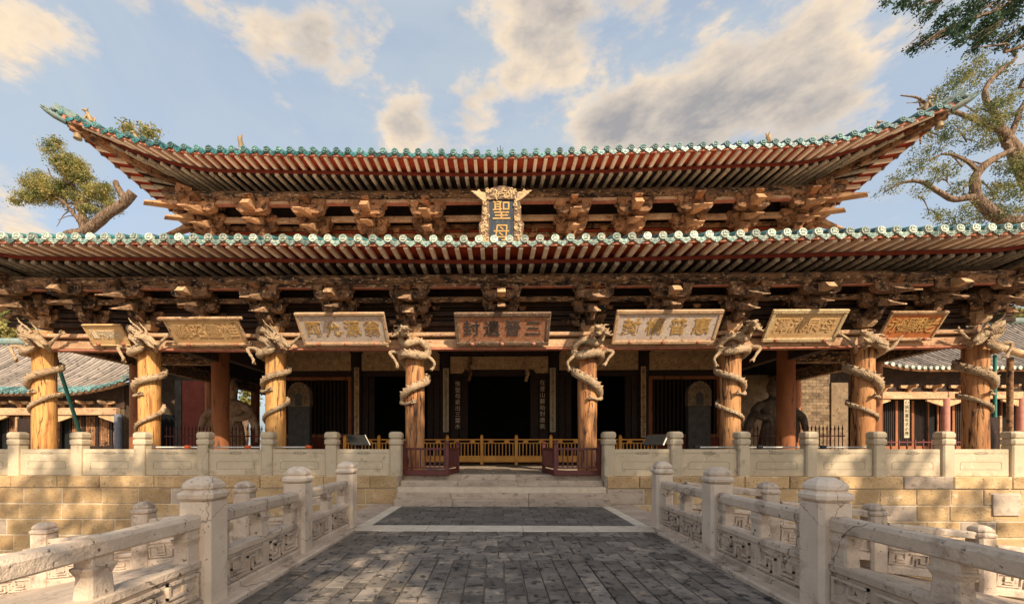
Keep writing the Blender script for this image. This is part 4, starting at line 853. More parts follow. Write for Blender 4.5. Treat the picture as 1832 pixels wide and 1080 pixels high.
# ================================================================== THINGS ON AND AROUND THE HALL
CR = .272
def dragon(i, x, m, zA, zB, zT, fat, label, style=0):
    d = thing('carved_dragon', label, 'dragon', (x, CY-.3, zA[0] if zA else zB[0]), 'carved dragons coiled round the front columns')
    T = tr(x, CY, 0)
    def P(ph, z, r): a = R(ph); return (m*r*math.sin(a), -r*math.cos(a), z)
    ctl = []                                            # (angle, z, extra radius, body radius)
    if zA: ctl += [(-105, zA[0]-.10, .01, .02), (-80, zA[0], .03, .035), (0, (zA[0]+zA[1])/2, .04, .05), (80, zA[1], .045, .058), (180, (zA[1]+zB[0])/2, .05, .07)]
    else: ctl += [(-115, zB[0]-.25, .01, .02), (-95, zB[0]-.12, .03, .045)]
    ctl += [(272 if zA else -85, zB[0], .06, .082*fat), (360 if zA else 0, (zB[0]+zB[1])/2+.03, .07, .095*fat), (446 if zA else 85, zB[1], .07, .098*fat)]
    o = 0 if zA else -360
    ctl += [(540+o, zB[1]+(zT-zB[1])*.45, .07, .095*fat)]
    if style == 0:
        ctl += [(628+o, zT-.02, .12, .092), (690+o, zT-.03, .16, .088), (735+o, zT+.08, .20, .085), (718+o, zT+.30, .18, .08), (680+o, zT+.42, .14, .08), (672+o, zT+.56, .16, .078), (700+o, zT+.62, .22, .075), (735+o, zT+.50, .30, .072), (752+o, zT+.34, .40, .07)]
        hx = (752+o, zT+.34, .40)
    elif style == 1:
        ctl += [(628+o, zT, .10, .095), (690+o, zT+.08, .14, .10), (760+o, zT+.02, .16, .095), (790+o, zT+.20, .16, .085), (750+o, zT+.42, .16, .08), (700+o, zT+.34, .18, .08), (672+o, zT+.50, .18, .075), (690+o, zT+.62, .28, .07), (705+o, zT+.60, .46, .068)]
        hx = (705+o, zT+.60, .46)
    else:
        ctl += [(628+o, zT+.02, .10, .10), (690+o, zT+.12, .16, .11), (730+o, zT+.22, .24, .10), (745+o, zT+.28, .36, .09)]
        hx = (745+o, zT+.28, .36)
    sp = smooth_path([(a, z, CR+e+.8*rb*0, rb) for a, z, e, rb in ctl], 9)
    pts = [P(a, z, r) for a, z, r, rb in sp]; b = MB(); b.tube(pts, [q[3]*1.15 for q in sp], 12)
    for k in range(6, len(pts)-2, 2):                   # spines along the back
        c0 = Vector(pts[k]); rb = sp[k][3]*1.15; ax = Vector((c0.x, c0.y, 0)).normalized(); tg = (Vector(pts[k+1])-c0).normalized(); upv = tg.cross(ax).normalized(); upv = upv if upv.z > 0 else -upv
        dv = (upv*.8+ax*.6).normalized(); b.tube([c0+dv*rb*.6, c0+dv*(rb*1.15)-tg*.02, c0+dv*(rb*1.55)-tg*.05], [rb*.42, rb*.3, .006], 5)
    end = Vector(pts[-1]); fw = (Vector(pts[-1])-Vector(pts[-4])).normalized(); up_ = Vector((0, 0, 1)); sdv = fw.cross(up_).normalized()
    def H(f, s, u): return end+(fw*f+sdv*s+up_*u)*1.18
    b.ball(H(.06, 0, .02), (.13, .13, .11), 10, 6)
    b.tube([H(.05, 0, .05), H(.2, 0, .06), H(.33, 0, .04), H(.40, 0, .075)], [.10, .085, .06, .03], 10)
    b.tube([H(.05, 0, -.05), H(.18, 0, -.085), H(.32, 0, -.06)], [.075, .05, .02], 8)
    for s in (-1, 1):
        b.ball(H(.12, s*.065, .11), .04, 8, 5)
        b.tube([H(.0, s*.06, .10), H(-.12, s*.11, .15), H(-.27, s*.14, .15), H(-.38, s*.13, .20)], [.035, .03, .022, .01], 6)
        b.tube([H(.32, s*.05, .05), H(.40, s*.12, .0), H(.34, s*.2, -.08)], [.018, .014, .008], 5)
        for k in range(3): b.tube([H(-.02, s*.09, .05-.05*k), H(-.14, s*(.16+.03*k), .03-.07*k), H(-.24, s*(.17+.05*k), .10-.08*k)], [.04, .028, .01], 6)
    def leg(path, r=.05):
        q = smooth_path(path, 4); n = len(q); b.tube(q, [r*(1.15-.5*k/n) for k in range(n)], 8)
        e = Vector(q[-1]); f = (e-Vector(q[-3])).normalized(); s_ = f.orthogonal().normalized(); t_ = f.cross(s_)
        b.ball(e, r*.95, 8, 5)
        for k in range(4):
            a = R(-60+k*55); v = (s_*math.cos(a)+t_*math.sin(a))
            b.tube([e, e+f*.07+v*.07, e+f*.14+v*.055], [.026, .022, .006], 6)
    zb = zB[0]
    leg([P(-92, zb, CR+.07), P(-88, zb-.10, CR+.13), P(-50, zb-.15, CR+.07), P(-5, zb-.12, CR+.06)], .052)
    if style in (0, 2): leg([P(70, zT+.05, CR+.05), (m*.50, -.34, zT+.13), (m*.78, -.42, zT+.34), (m*.98, -.46, zT+.46)], .05)
    else: leg([P(70, zT+.05, CR+.08), (m*.48, -.30, zT-.02), (m*.62, -.32, zT-.18), (m*.58, -.30, zT-.30)], .05)
    leg([P(-70, zT+.08, CR+.06), (-m*.50, -.28, zT+.16), (-m*.66, -.30, zT+.12), (-m*.52, -.36, zT-.06), (-m*.44, -.36, zT-.20)] if style != 2 else [P(-60, zT+.12, CR+.06), (-m*.5, -.3, zT+.1), (-m*.68, -.34, zT+.36), (-m*.80, -.36, zT+.52)], .052)
    me = remesh(b, 'body', 'dragon', .019, 1)
    co = np.empty(len(me.vertices)*3); me.vertices.foreach_get('co', co); no = np.empty_like(co); me.vertices.foreach_get('normal', no); co = co.reshape(-1, 3); no = no.reshape(-1, 3)
    dsp = np.array([noise.noise(Vector(c)*26+Vector((i*7, 0, 0)))*.008+noise.noise(Vector(c)*9)*.006 for c in co]); me.vertices.foreach_set('co', (co+no*dsp[:, None]).ravel()); me.update()
    link('body', me, d, T)
    return d
DR = [(-13.45, 1, (2.45, 2.98), (3.18, 3.74), 4.22, .9, 'tan carved dragon on the leftmost ochre column, head to the right', 0),
      (-10.31, 1, (1.92, 2.45), (3.10, 3.55), 4.20, .9, 'tan carved dragon low-coiled on the second ochre column from the left', 0),
      (-6.57, 1, (2.22, 2.72), (3.22, 3.66), 4.14, .78, 'slim carved dragon on the third column from the left, tail in one low coil', 0),
      (-2.49, 1, None, (2.86, 3.38), 4.02, 1.0, 'pale carved dragon high on the column left of the doorway', 1),
      (2.49, -1, None, (2.98, 3.62), 4.02, 1.15, 'pale carved dragon high on the column right of the doorway', 1),
      (6.57, -1, (2.22, 2.62), (3.12, 3.60), 4.12, .82, 'slim carved dragon on the third column from the right, claws hanging', 1),
      (10.31, -1, (2.20, 2.65), (3.02, 3.68), 4.10, 1.15, 'thick carved dragon with open jaws on the second column from the right', 2),
      (13.45, -1, (2.42, 2.88), (3.10, 3.72), 4.20, 1.1, 'thick carved dragon with curling mane on the rightmost column', 0)]
for i, a in enumerate(DR): dragon(i, *a[:6], a[6], a[7])

# ------------------------------------------------------------------ plaques
def plaque(name, label, pxl, pxr, zb, ln, tilt, face, frame, text, ink, tsize, yb=11.73, fr=.085, bold=.002, ext=0):
    xl, xr = at(pxl, 610, yb).x, at(pxr, 610, yb).x; w = xr-xl; xc = (xl+xr)/2
    T = tr(xc, yb, zb) @ rx(R(tilt)); t = thing(name, label, 'plaque', (xc, yb, zb), 'inscribed boards hung under the lower eave')
    link('board', MB().cbox(-w/2+.03, w/2-.03, -.02, .03, .03, ln-.03, .006).mesh('board', face), t, T)
    e = ext
    for nm, a in (('frame_rail', (-w/2-e, w/2+e, -.05, .035, 0, fr)), ('frame_rail', (-w/2-e, w/2+e, -.055, .035, ln-fr, ln)), ('frame_stile', (-w/2, -w/2+fr, -.045, .033, fr, ln-fr)), ('frame_stile', (w/2-fr, w/2, -.045, .033, fr, ln-fr))):
        link(nm, MB().cbox(*a, .015).mesh(nm, frame), t, T)
    link('inner_moulding', MB().box(-w/2+fr, w/2-fr, -.032, -.018, fr, fr+.02).box(-w/2+fr, w/2-fr, -.032, -.018, ln-fr-.02, ln-fr).mesh('inner_moulding', frame), t, T)
    if text:
        n = len(text)
        for k, ch in enumerate(text):
            x = (-.5+(k+.5)/n)*(w-2*fr-.12); link('character', text_mesh(ch, tsize, ink, .010, bold=bold), t, T @ tr(x, -.024, ln*.5))
    for k, x in enumerate((-w*.32, 0, w*.34)):
        if k == 1 and w < 2.2: continue
        link('peg', MB().lathe([(.05, 0), (.055, .03), (.03, .06)], 8).mesh('peg', 'pink_board', True), t, T @ tr(x, -.045, .06) @ rx(R(90)))
    return t
plaque('plaque', 'small plain tan wooden plaque with four pale characters, leftmost under the eave', 169, 236, 4.40, .62, 36, 'pl_tan', 'pl_tan', '仙飛龍合', 'cream_ink', .26, fr=.03)
plaque('plaque', 'bare weathered plaque with pole frame between the second and third columns from the left', 318, 447, 4.38, .86, 42, 'pl_tan', 'wood_pale', '顯昭靈惟', 'pl_tan', .44, fr=.075, ext=.12)
plaque('plaque', 'flaking whitish plaque with orange characters left of the central red plaque', 545, 698, 4.38, .96, 41, 'pl_white', 'pl_frame', '阿允源翁', 'gold', .46, bold=.006)
plaque('plaque', 'dark framed red plaque of four dark characters above the central doorway', 816, 981, 4.36, .96, 41, 'pl_red', 'pl_dark', '封遺晉三', 'stele', .47, fr=.11)
plaque('plaque', 'cream white plaque with bold golden characters right of the central red plaque', 1093, 1276, 4.38, .95, 36, 'pl_white', 'pl_frame', '封桐普惠', 'gold', .49, fr=.10, bold=.008)
plaque('plaque', 'yellow plaque with scrolled border between the third and second columns from the right', 1361, 1491, 4.42, .90, 36, 'pl_tan', 'gilt_frame', '澤流泉母', 'pl_tan', .42, fr=.11)
plaque('plaque', 'orange-red plaque with slanting golden characters, rightmost under the eave', 1566, 1664, 4.44, .82, 36, 'pl_orange', 'wood_pale', '永錫難老', 'gold', .44, fr=.07)
# the upright plaque under the upper eave
T = tr(at(897, 400, 13.75).x, 13.78, 7.55) @ rx(R(9)); tp = thing('upright_plaque', 'upright blue-black plaque in a carved gilt frame under the upper eave', 'plaque', (0, 13.78, 7.55))
link('board', MB().cbox(-.42, .42, -.03, .04, .1, 2.0, .006).mesh('board', 'blue_panel'), tp, T)
link('character', text_mesh('聖', .62, 'gold', .012, bold=.002), tp, T @ tr(0, -.035, 1.60)); link('character', text_mesh('母', .56, 'gold', .012, bold=.002), tp, T @ tr(0, -.035, .93))
def scrolls(mb, x0, x1, z0, z1, n, y=-.06):
    for k in range(n):
        cx, cz = random.uniform(x0, x1), random.uniform(z0, z1); r = random.uniform(.035, .07); a0 = random.uniform(0, 6.3); sgn = random.choice((-1, 1))
        mb.tube([(cx+r*(1-.12*j)*math.cos(a0+sgn*.75*j), y-.02*math.sin(j*.9), cz+r*(1-.12*j)*math.sin(a0+sgn*.75*j)) for j in range(8)], [.026-.0018*j for j in range(8)], 5)
for sx in (-1, 1):
    pts = [(.40, .02), (.66, .0), (.70, .3), (.66, .55), (.70, .85), (.74, 1.2), (.70, 1.28), (.65, 1.30), (.63, 1.7), (.57, 2.05), (.40, 2.05)]
    f = link('frame_stile', MB().prism([(sx*x, z) for x, z in pts], -.06, .03).mesh('frame_stile', 'pl_dark'), tp, T)
    mb = MB(); scrolls(mb, .46, .66, .08, 1.2, 40); scrolls(mb, .45, .57, 1.25, 2.0, 22); mb.v = [(sx*a, b, c) for a, b, c in mb.v]
    link('scroll_carving', mb.mesh('scroll_carving', 'gilt_frame', True), f, T)
    w_ = [(.50, 1.90), (.62, 1.94), (.78, 2.06), (.98, 2.22), (.80, 2.20), (.72, 2.26), (.66, 2.18), (.52, 2.16)]
    link('frame_wing', MB().prism([(sx*x, z) for x, z in w_], -.09, -.03).mesh('frame_wing', 'gilt_frame'), tp, T)
f = link('frame_crest', MB().prism([(-.56, 1.96), (.56, 1.96), (.54, 2.15), (.36, 2.28), (.12, 2.36), (-.12, 2.36), (-.36, 2.28), (-.54, 2.15)], -.075, .035).mesh('frame_crest', 'pl_dark'), tp, T)
mb = MB(); scrolls(mb, -.48, .48, 2.0, 2.24, 44, -.075); link('scroll_carving', mb.mesh('scroll_carving', 'gilt_frame', True), f, T)
link('frame_sill', MB().box(-.6, .6, -.062, .03, -.1, .09).mesh('frame_sill', 'gilt_frame'), tp, T)
# couplet boards
CT = ('溉汾西千頃田三分南七分北浩浩同流數十里淆之不濁', '出甕山一片石冷於夏溫於冬淵淵有本億萬年與世長清')
def couplet(label, x, y, z0, z1, w, face, ink, txt):
    t = thing('couplet_board', label, 'couplet board', (x, y, z0), 'upright couplet boards beside the doors')
    link('board', MB().cbox(x-w/2, x+w/2, y-.03, y, z0, z1, .006).mesh('board', face), t)
    n = len(txt); s = (z1-z0-.12)/n
    me = MB()
    for k, ch in enumerate(txt):
        link('character', text_mesh(ch, min(s*1.02, w*.85), ink, .003), t, tr(x, y-.033, z1-.06-(k+.5)*s))
couplet('cream couplet board with dark characters on the post left of the central doorway', -2.42, DY-.27, 2.15, 5.05, .26, 'couplet', 'ink', CT[1])
couplet('cream couplet board with dark characters on the post right of the central doorway', 2.42, DY-.27, 2.15, 5.05, .26, 'couplet', 'ink', CT[0])
couplet('brown knob-topped couplet board on the post between doorway and left lattice window', -6.5, DY-.27, 1.9, 5.1, .22, 'lintel', 'ink', CT[0])
couplet('brown knob-topped couplet board on the post between doorway and right lattice window', 6.5, DY-.27, 1.9, 5.1, .22, 'lintel', 'ink', CT[1])
couplet('black couplet board with cream characters on the left jamb of the central doorway', -1.90, DY-.07, 2.2, 4.55, .30, 'door', 'cream_ink', '惟聖母爰出三靈水')
couplet('black couplet board with cream characters on the right jamb of the central doorway', 1.98, DY-.07, 2.2, 4.6, .30, 'door', 'cream_ink', '在昔山麓始封唐侯')
for sx, s in ((-1, 'left'), (1, 'right')):
    t = thing('carved_pendant', 'dark carved pendant hanging at the %s end of the central lintel' % s, 'pendant', (sx*1.3, DY-.22, 4.5), 'carved pendants over the doorway')
    p = smooth_path([(0, 0, 5.6), (.05, -.03, 5.35), (-.05, 0, 5.1), (.06, -.05, 4.85), (0, -.03, 4.6), (-.05, 0, 4.45)], 5)
    b = MB().tube(p, [.05+.03*abs(math.sin(k*.7)) for k in range(len(p))], 7)
    for k in range(7): b.ball((jit(.08), -.04, 4.5+.15*k), .055, 7, 4)
    link('carving', b.mesh('carving', 'lintel' if sx > 0 else 'wood', True), t, tr(sx*1.3-.05, DY-.24, 0))

# ------------------------------------------------------------------ fences and railings
fy = 17.5; t = thing('golden_fence', 'golden varnished wooden fence across the front of the doorways', 'fence', (0, fy, ZT))
xs = [-6.55+1.452*i for i in range(10)]
fp = MB().cbox(-.065, .065, -.065, .065, 0, 1.20, .012).lathe([(.05, 1.2), (.06, 1.23), (.03, 1.27)], 8).mesh('post', 'fence_gold'); fbar = MB().box(-.017, .017, -.017, .017, 0, .50).mesh('bar', 'fence_gold')
for x in xs: link('post', fp, t, tr(x, fy, ZT))
for a, b in zip(xs[:-1], xs[1:]):
    a += .065; b -= .065; n = 9
    for z0, z1, nm in ((1.04, 1.09, 'top_rail'), (.90, .94, 'middle_rail'), (.34, .39, 'lower_rail')): link(nm, MB().cbox(a, b, fy-.03, fy+.03, ZT+z0, ZT+z1, .006).mesh(nm, 'fence_gold'), t)
    link('bottom_board', MB().cbox(a, b, fy-.018, fy+.018, ZT+.12, ZT+.338, .004).mesh('bottom_board', 'fence_gold'), t)
    for k in range(n): link('bar', fbar, t, tr(a+(k+.5)*(b-a)/n, fy, ZT+.395))
    for k in range(2):
        x = a+(k+.5)*(b-a)/2; link('cloud_block', MB().prism([(-.10, 0), (.10, 0), (.12, .03), (.06, .09), (-.06, .09), (-.12, .03)], -.022, .022).mesh('cloud_block', 'fence_gold'), t, tr(x, fy, ZT+.945))
for sx, s in ((-1, 'left'), (1, 'right')):              # maroon enclosures round the two middle columns
    t = thing('maroon_railing', 'maroon wooden railing round the foot of the column %s of the steps' % s, 'railing', (sx*2.0, 11.3, ZT), 'maroon railings at the top of the steps')
    pts = [(sx*2.66, 11.30), (sx*1.46, 11.18), (sx*1.30, 12.55)]
    for (x0, y0), (x1, y1) in zip(pts[:-1], pts[1:]):
        Ln = math.hypot(x1-x0, y1-y0); B = tr(x0, y0, ZT) @ rz(math.atan2(y1-y0, x1-x0)); n = max(6, int(Ln/.13))
        link('base_rail', MB().cbox(.03, Ln-.03, -.06, .06, .0, .13, .01).mesh('base_rail', 'fence_red'), t, B)
        link('top_rail', MB().cbox(.03, Ln-.03, -.03, .03, .68, .74, .01).mesh('top_rail', 'fence_red'), t, B)
        link('lower_rail', MB().cbox(.03, Ln-.03, -.025, .025, .18, .225, .006).mesh('lower_rail', 'fence_red'), t, B)
        for k in range(n): link('bar', MB().box(-.016, .016, -.016, .016, .225, .68).mesh('bar', 'fence_red'), t, B @ tr((k+.5)*Ln/n, 0, 0))
    for x, y in pts: link('post', MB().cbox(-.05, .05, -.05, .05, .0, .84, .01).cbox(-.06, .06, -.06, .06, .84, .93, .015).mesh('post', 'fence_red'), t, tr(x, y, ZT))
    # dark picket fence before the guardian statue
    t = thing('picket_fence', 'dark maroon picket fence before the guardian statue on the %s' % s, 'fence', (sx*11, 16.0, ZT), 'picket fences before the guardian statues')
    x0, x1, y = 8.9, 13.1, 16.0
    for z in (.55, 1.15, .15): link('rail', MB().box(*sorted((sx*x0, sx*x1)), y-.02, y+.02, ZT+z, ZT+z+.05).mesh('rail', 'fence_dark'), t)
    pk = MB().tube([(0, 0, 0), (0, 0, 1.42)], .018, 6).lathe([(.02, 1.40), (.034, 1.45), (.02, 1.5), (.004, 1.6)], 6).mesh('picket', 'fence_dark')
    for k in range(29): link('picket', pk, t, tr(sx*(x0+(x1-x0)*(k+.5)/29), y, ZT))
    # stele
    sxp = at(537, 700, 17.6).x if sx < 0 else at(1249, 700, 17.6).x
    t = thing('stele', 'dark grey stone stele with carved rounded head beside the %s window' % s, 'stele', (sxp, 17.6, ZT), 'stone steles in the porch')
    hw = .48; z1 = 3.2; z2 = 4.22
    link('slab', MB().cbox(-hw+.02, hw-.02, -.12, .12, .25, z1-ZT, .015).mesh('slab', 'stele'), t, tr(sxp, 17.6, ZT))
    poly = [(-hw, z1), (hw, z1)]+[(hw*math.cos(R(a))*(1 if abs(math.cos(R(a))) < .9 else 1), z2-.52+.52*math.sin(R(a))) for a in range(0, 181, 15)]
    hd = link('head', MB().prism(poly, -.15, .15).mesh('head', 'stele_top'), t, tr(sxp, 17.6, 0))
    link('niche', MB().prism([(-.15, z1+.02), (.15, z1+.02), (.15, z1+.45), (0, z1+.6), (-.15, z1+.45)], -.165, -.1505).mesh('niche', 'stele'), hd, tr(sxp, 17.6, 0))
    for a_, b_, c_, d_ in ((-.40, -.2, .08, .7), (.2, .40, .08, .7), (-.25, .25, .68, .88)):
        mb = MB(); scrolls(mb, a_, b_, z1+c_, z1+d_, 12, -.155); link('dragon_relief', mb.mesh('dragon_relief', 'stele_top', True), hd, tr(sxp, 17.6, 0), kind='stuff')
    link('base', MB().cbox(-.65, .65, -.35, .35, 0, .25, .03).mesh('base', 'stele'), t, tr(sxp, 17.6, ZT))
    # guardian statue
    gx = sx*11.05; t = thing('guardian_statue', 'tall painted guardian statue with swinging sleeves behind the %s inner column' % s, 'statue', (gx, 17.0, ZT), 'guardian statues in the porch')
    g_ = MB()
    g_.lathe([(.50, .45), (.54, .8), (.48, 1.3), (.40, 1.65), (.36, 1.85), (.43, 2.1), (.50, 2.4), (.42, 2.62), (.16, 2.74), (.13, 2.86)], 14, sx=1, sy=.72)
    g_.ball((0, -.03, 3.05), (.19, .20, .24), 12, 8).lathe([(.205, 3.12), (.22, 3.2), (.16, 3.34), (.08, 3.44), (.05, 3.55)], 10).ball((0, -.22, 3.02), (.035, .05, .05), 8, 5)
    for s2 in (-1, 1):
        g_.ball((s2*.085, -.19, 3.08), (.035, .03, .025), 8, 5).ball((s2*.2, 0, 3.04), (.03, .05, .08), 8, 5)
        out_ = s2*sx > 0
        arm_ = [(s2*.42, 0, 2.5), (s2*.72, -.10, 2.25), (s2*.98, -.30, 1.95), (s2*1.02, -.42, 1.45)] if out_ else [(s2*.42, 0, 2.5), (s2*.75, -.05, 2.2), (s2*.70, -.35, 1.95), (s2*.40, -.48, 1.9)]
        g_.tube(smooth_path(arm_, 5), [.17-.05*k/15 for k in range(16)], 10)
        e = Vector(arm_[-1]); g_.ball(e+Vector((0, -.02, -.08)), (.10, .09, .12), 8, 6)
        for k in range(4): g_.tube([e+Vector((-.06+.04*k, -.06, -.08)), e+Vector((-.06+.04*k, -.13, -.14)), e+Vector((-.06+.04*k, -.08, -.20))], [.024, .023, .018], 6)
        g_.tube([e+Vector((-.08, -.02, -.05)), e+Vector((-.10, -.10, -.13))], [.025, .02], 6)
        sl_ = smooth_path([(s2*.72, -.05, 2.2), (s2*.90, .0, 1.75), (s2*1.02, .05, 1.3), (s2*.95, .02, .95)], 5); g_.tube(sl_, [.13+.05*math.sin(k*.35) for k in range(16)], 9)
        g_.tube([(s2*.22, -.05, .5), (s2*.26, -.12, .28), (s2*.28, -.26, .22)], [.17, .15, .10], 9)
    for k in range(8):
        a = R(-70+20*k); g_.tube([(.40*math.sin(a), -.30*math.cos(a), 1.75), (.52*math.sin(a), -.40*math.cos(a), 1.1), (.56*math.sin(a), -.42*math.cos(a), .55)], [.05, .07, .085], 6)
    link('body', remesh(g_, 'body', 'statue' if sx < 0 else 'statue_dark', .035, 2), t, tr(gx, 17.0, ZT))
    link('pedestal', MB().cbox(-.85, .85, -.6, .6, 0, .30, .04).mesh('pedestal', 'step'), t, tr(gx, 17.0, ZT))
    # reading stand behind the balustrade
    xr = at(640 if sx < 0 else 1172, 790, 13.2).x
    t = thing('reading_stand', 'black slanted information stand behind the %s stretch of terrace balustrade' % s, 'information stand', (xr, 13.2, ZT), 'information stands on the terrace')
    link('pole', MB().box(-.03, .03, -.03, .03, 0, .9).box(-.2, .2, -.15, .15, 0, .03).mesh('pole', 'iron'), t, tr(xr, 13.2, ZT))
    link('board', MB().cbox(-.34, .34, -.02, .02, -.22, .22, .008).mesh('board', 'iron'), t, tr(xr, 13.2, ZT+.98) @ rz(-sx*R(50)) @ rx(R(-42)))
    link('edge_strip', MB().box(.34, .36, -.022, .022, -.22, .22).mesh('edge_strip', 'white_paint'), t, tr(xr, 13.2, ZT+.98) @ rz(-sx*R(50)) @ rx(R(-42)))
    # white barrier rail
    t = thing('barrier_rail', 'white barrier rail with small joints just behind the %s balustrade' % s, 'barrier', (sx*8, 11.45, ZT), 'barrier rails on the terrace')
    link('rail', MB().tube([(sx*5.3, 11.45, 1.475), (sx*10.2, 11.45, 1.475)], .022, 8).mesh('rail', 'white_paint', True), t)
    for x in (5.35, 7.05, 8.75, 10.15):
        link('stand', MB().tube([(sx*x, 11.45, ZT), (sx*x, 11.45, 1.45)], .025, 8).mesh('stand', 'iron'), t)
        link('joint', MB().cbox(sx*x-.08, sx*x+.08, 11.39, 11.51, 1.43, 1.53, .02).mesh('joint', 'orange_paint' if sx < 0 else 'iron'), t)
    # walls closing the sides of the court
    if sx < 0:
        mb = MB().box(-16.4, -13.75, 21.2, 21.6, ZT-.01, 4.9); t = link('court_wall', mb.mesh('court_wall', 'plaster_red'), None, ID, label='dull red plaster wall seen past the left side of the hall', category='wall')
        link('brick_pier', MB().box(-16.75, -16.4, 21.15, 21.6, ZT-.01, 4.9).mesh('brick_pier', 'stele'), t)
    else:
        t = link('court_wall', MB().box(10.8, 16.2, 20.6, 21.0, ZT-.01, 5.0).mesh('court_wall', 'wall_brick'), None, ID, label='brick wall coloured dark as if shaded, seen past the right side of the hall', category='wall')
        for r_ in range(28):
            for c_ in range(6):
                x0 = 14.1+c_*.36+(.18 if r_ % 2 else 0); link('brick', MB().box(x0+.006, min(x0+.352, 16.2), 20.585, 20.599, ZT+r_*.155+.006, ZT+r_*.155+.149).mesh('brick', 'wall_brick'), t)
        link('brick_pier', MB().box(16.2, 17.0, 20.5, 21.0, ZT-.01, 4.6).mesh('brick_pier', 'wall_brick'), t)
    a_, b_ = (at(40, 750, 13.9), at(52, 800, 13.9)) if sx < 0 else (at(1763, 745, 13.9), at(1774, 800, 13.9))
    t = thing('notice_board', 'dark notice board with pale frame beside the %s corner column' % ('leftmost' if sx < 0 else 'rightmost'), 'notice board', (a_.x, 13.9, ZT))
    link('board', MB().box(a_.x-.15, a_.x+.42, 13.88, 13.92, ZT+.3, 2.45).mesh('board', 'door'), t); link('frame_post', MB().cbox(a_.x-.22 if sx < 0 else a_.x+.42, a_.x-.15 if sx < 0 else a_.x+.50, 13.86, 13.94, ZT, 2.5, .01).mesh('frame_post', 'wood_pale'), t)
# poles
def pole(name, label, P, Q, r, m, cat='pole'):
    o = link(name, MB().tube([P, (Vector(P)+Vector(Q))/2, Q], r, 10).mesh(name, m, True), None, ID, label=label, category=cat); return o
a_ = at(158, 790, 14.2); a_ = Vector((a_.x+.12, 14.2, ZT)); pole('prop_pole', 'green prop pole leaning between the two leftmost columns', a_, at(100, 640, 13.7), .055, 'green_pole')
a_ = at(1780, 640, 14.6); pole('prop_pole', 'thin upright green pole right of the rightmost column', (a_.x, 14.6, ZT), (a_.x, 14.6, a_.z+.1), .05, 'green_pole')
a_ = at(1806, 640, 14.6); pole('timber_post', 'bare grey timber post at the right edge of the terrace', (a_.x, 14.6, ZT), (a_.x+.02, 14.6, a_.z), .085, 'wood')
a_, b_ = at(1760, 612, 14.4), at(1900, 655, 14.4); pole('timber_prop_beam', 'rough pale timber beam slung across the poles at the right edge', a_, b_, .11, 'wood_pale', 'beam')

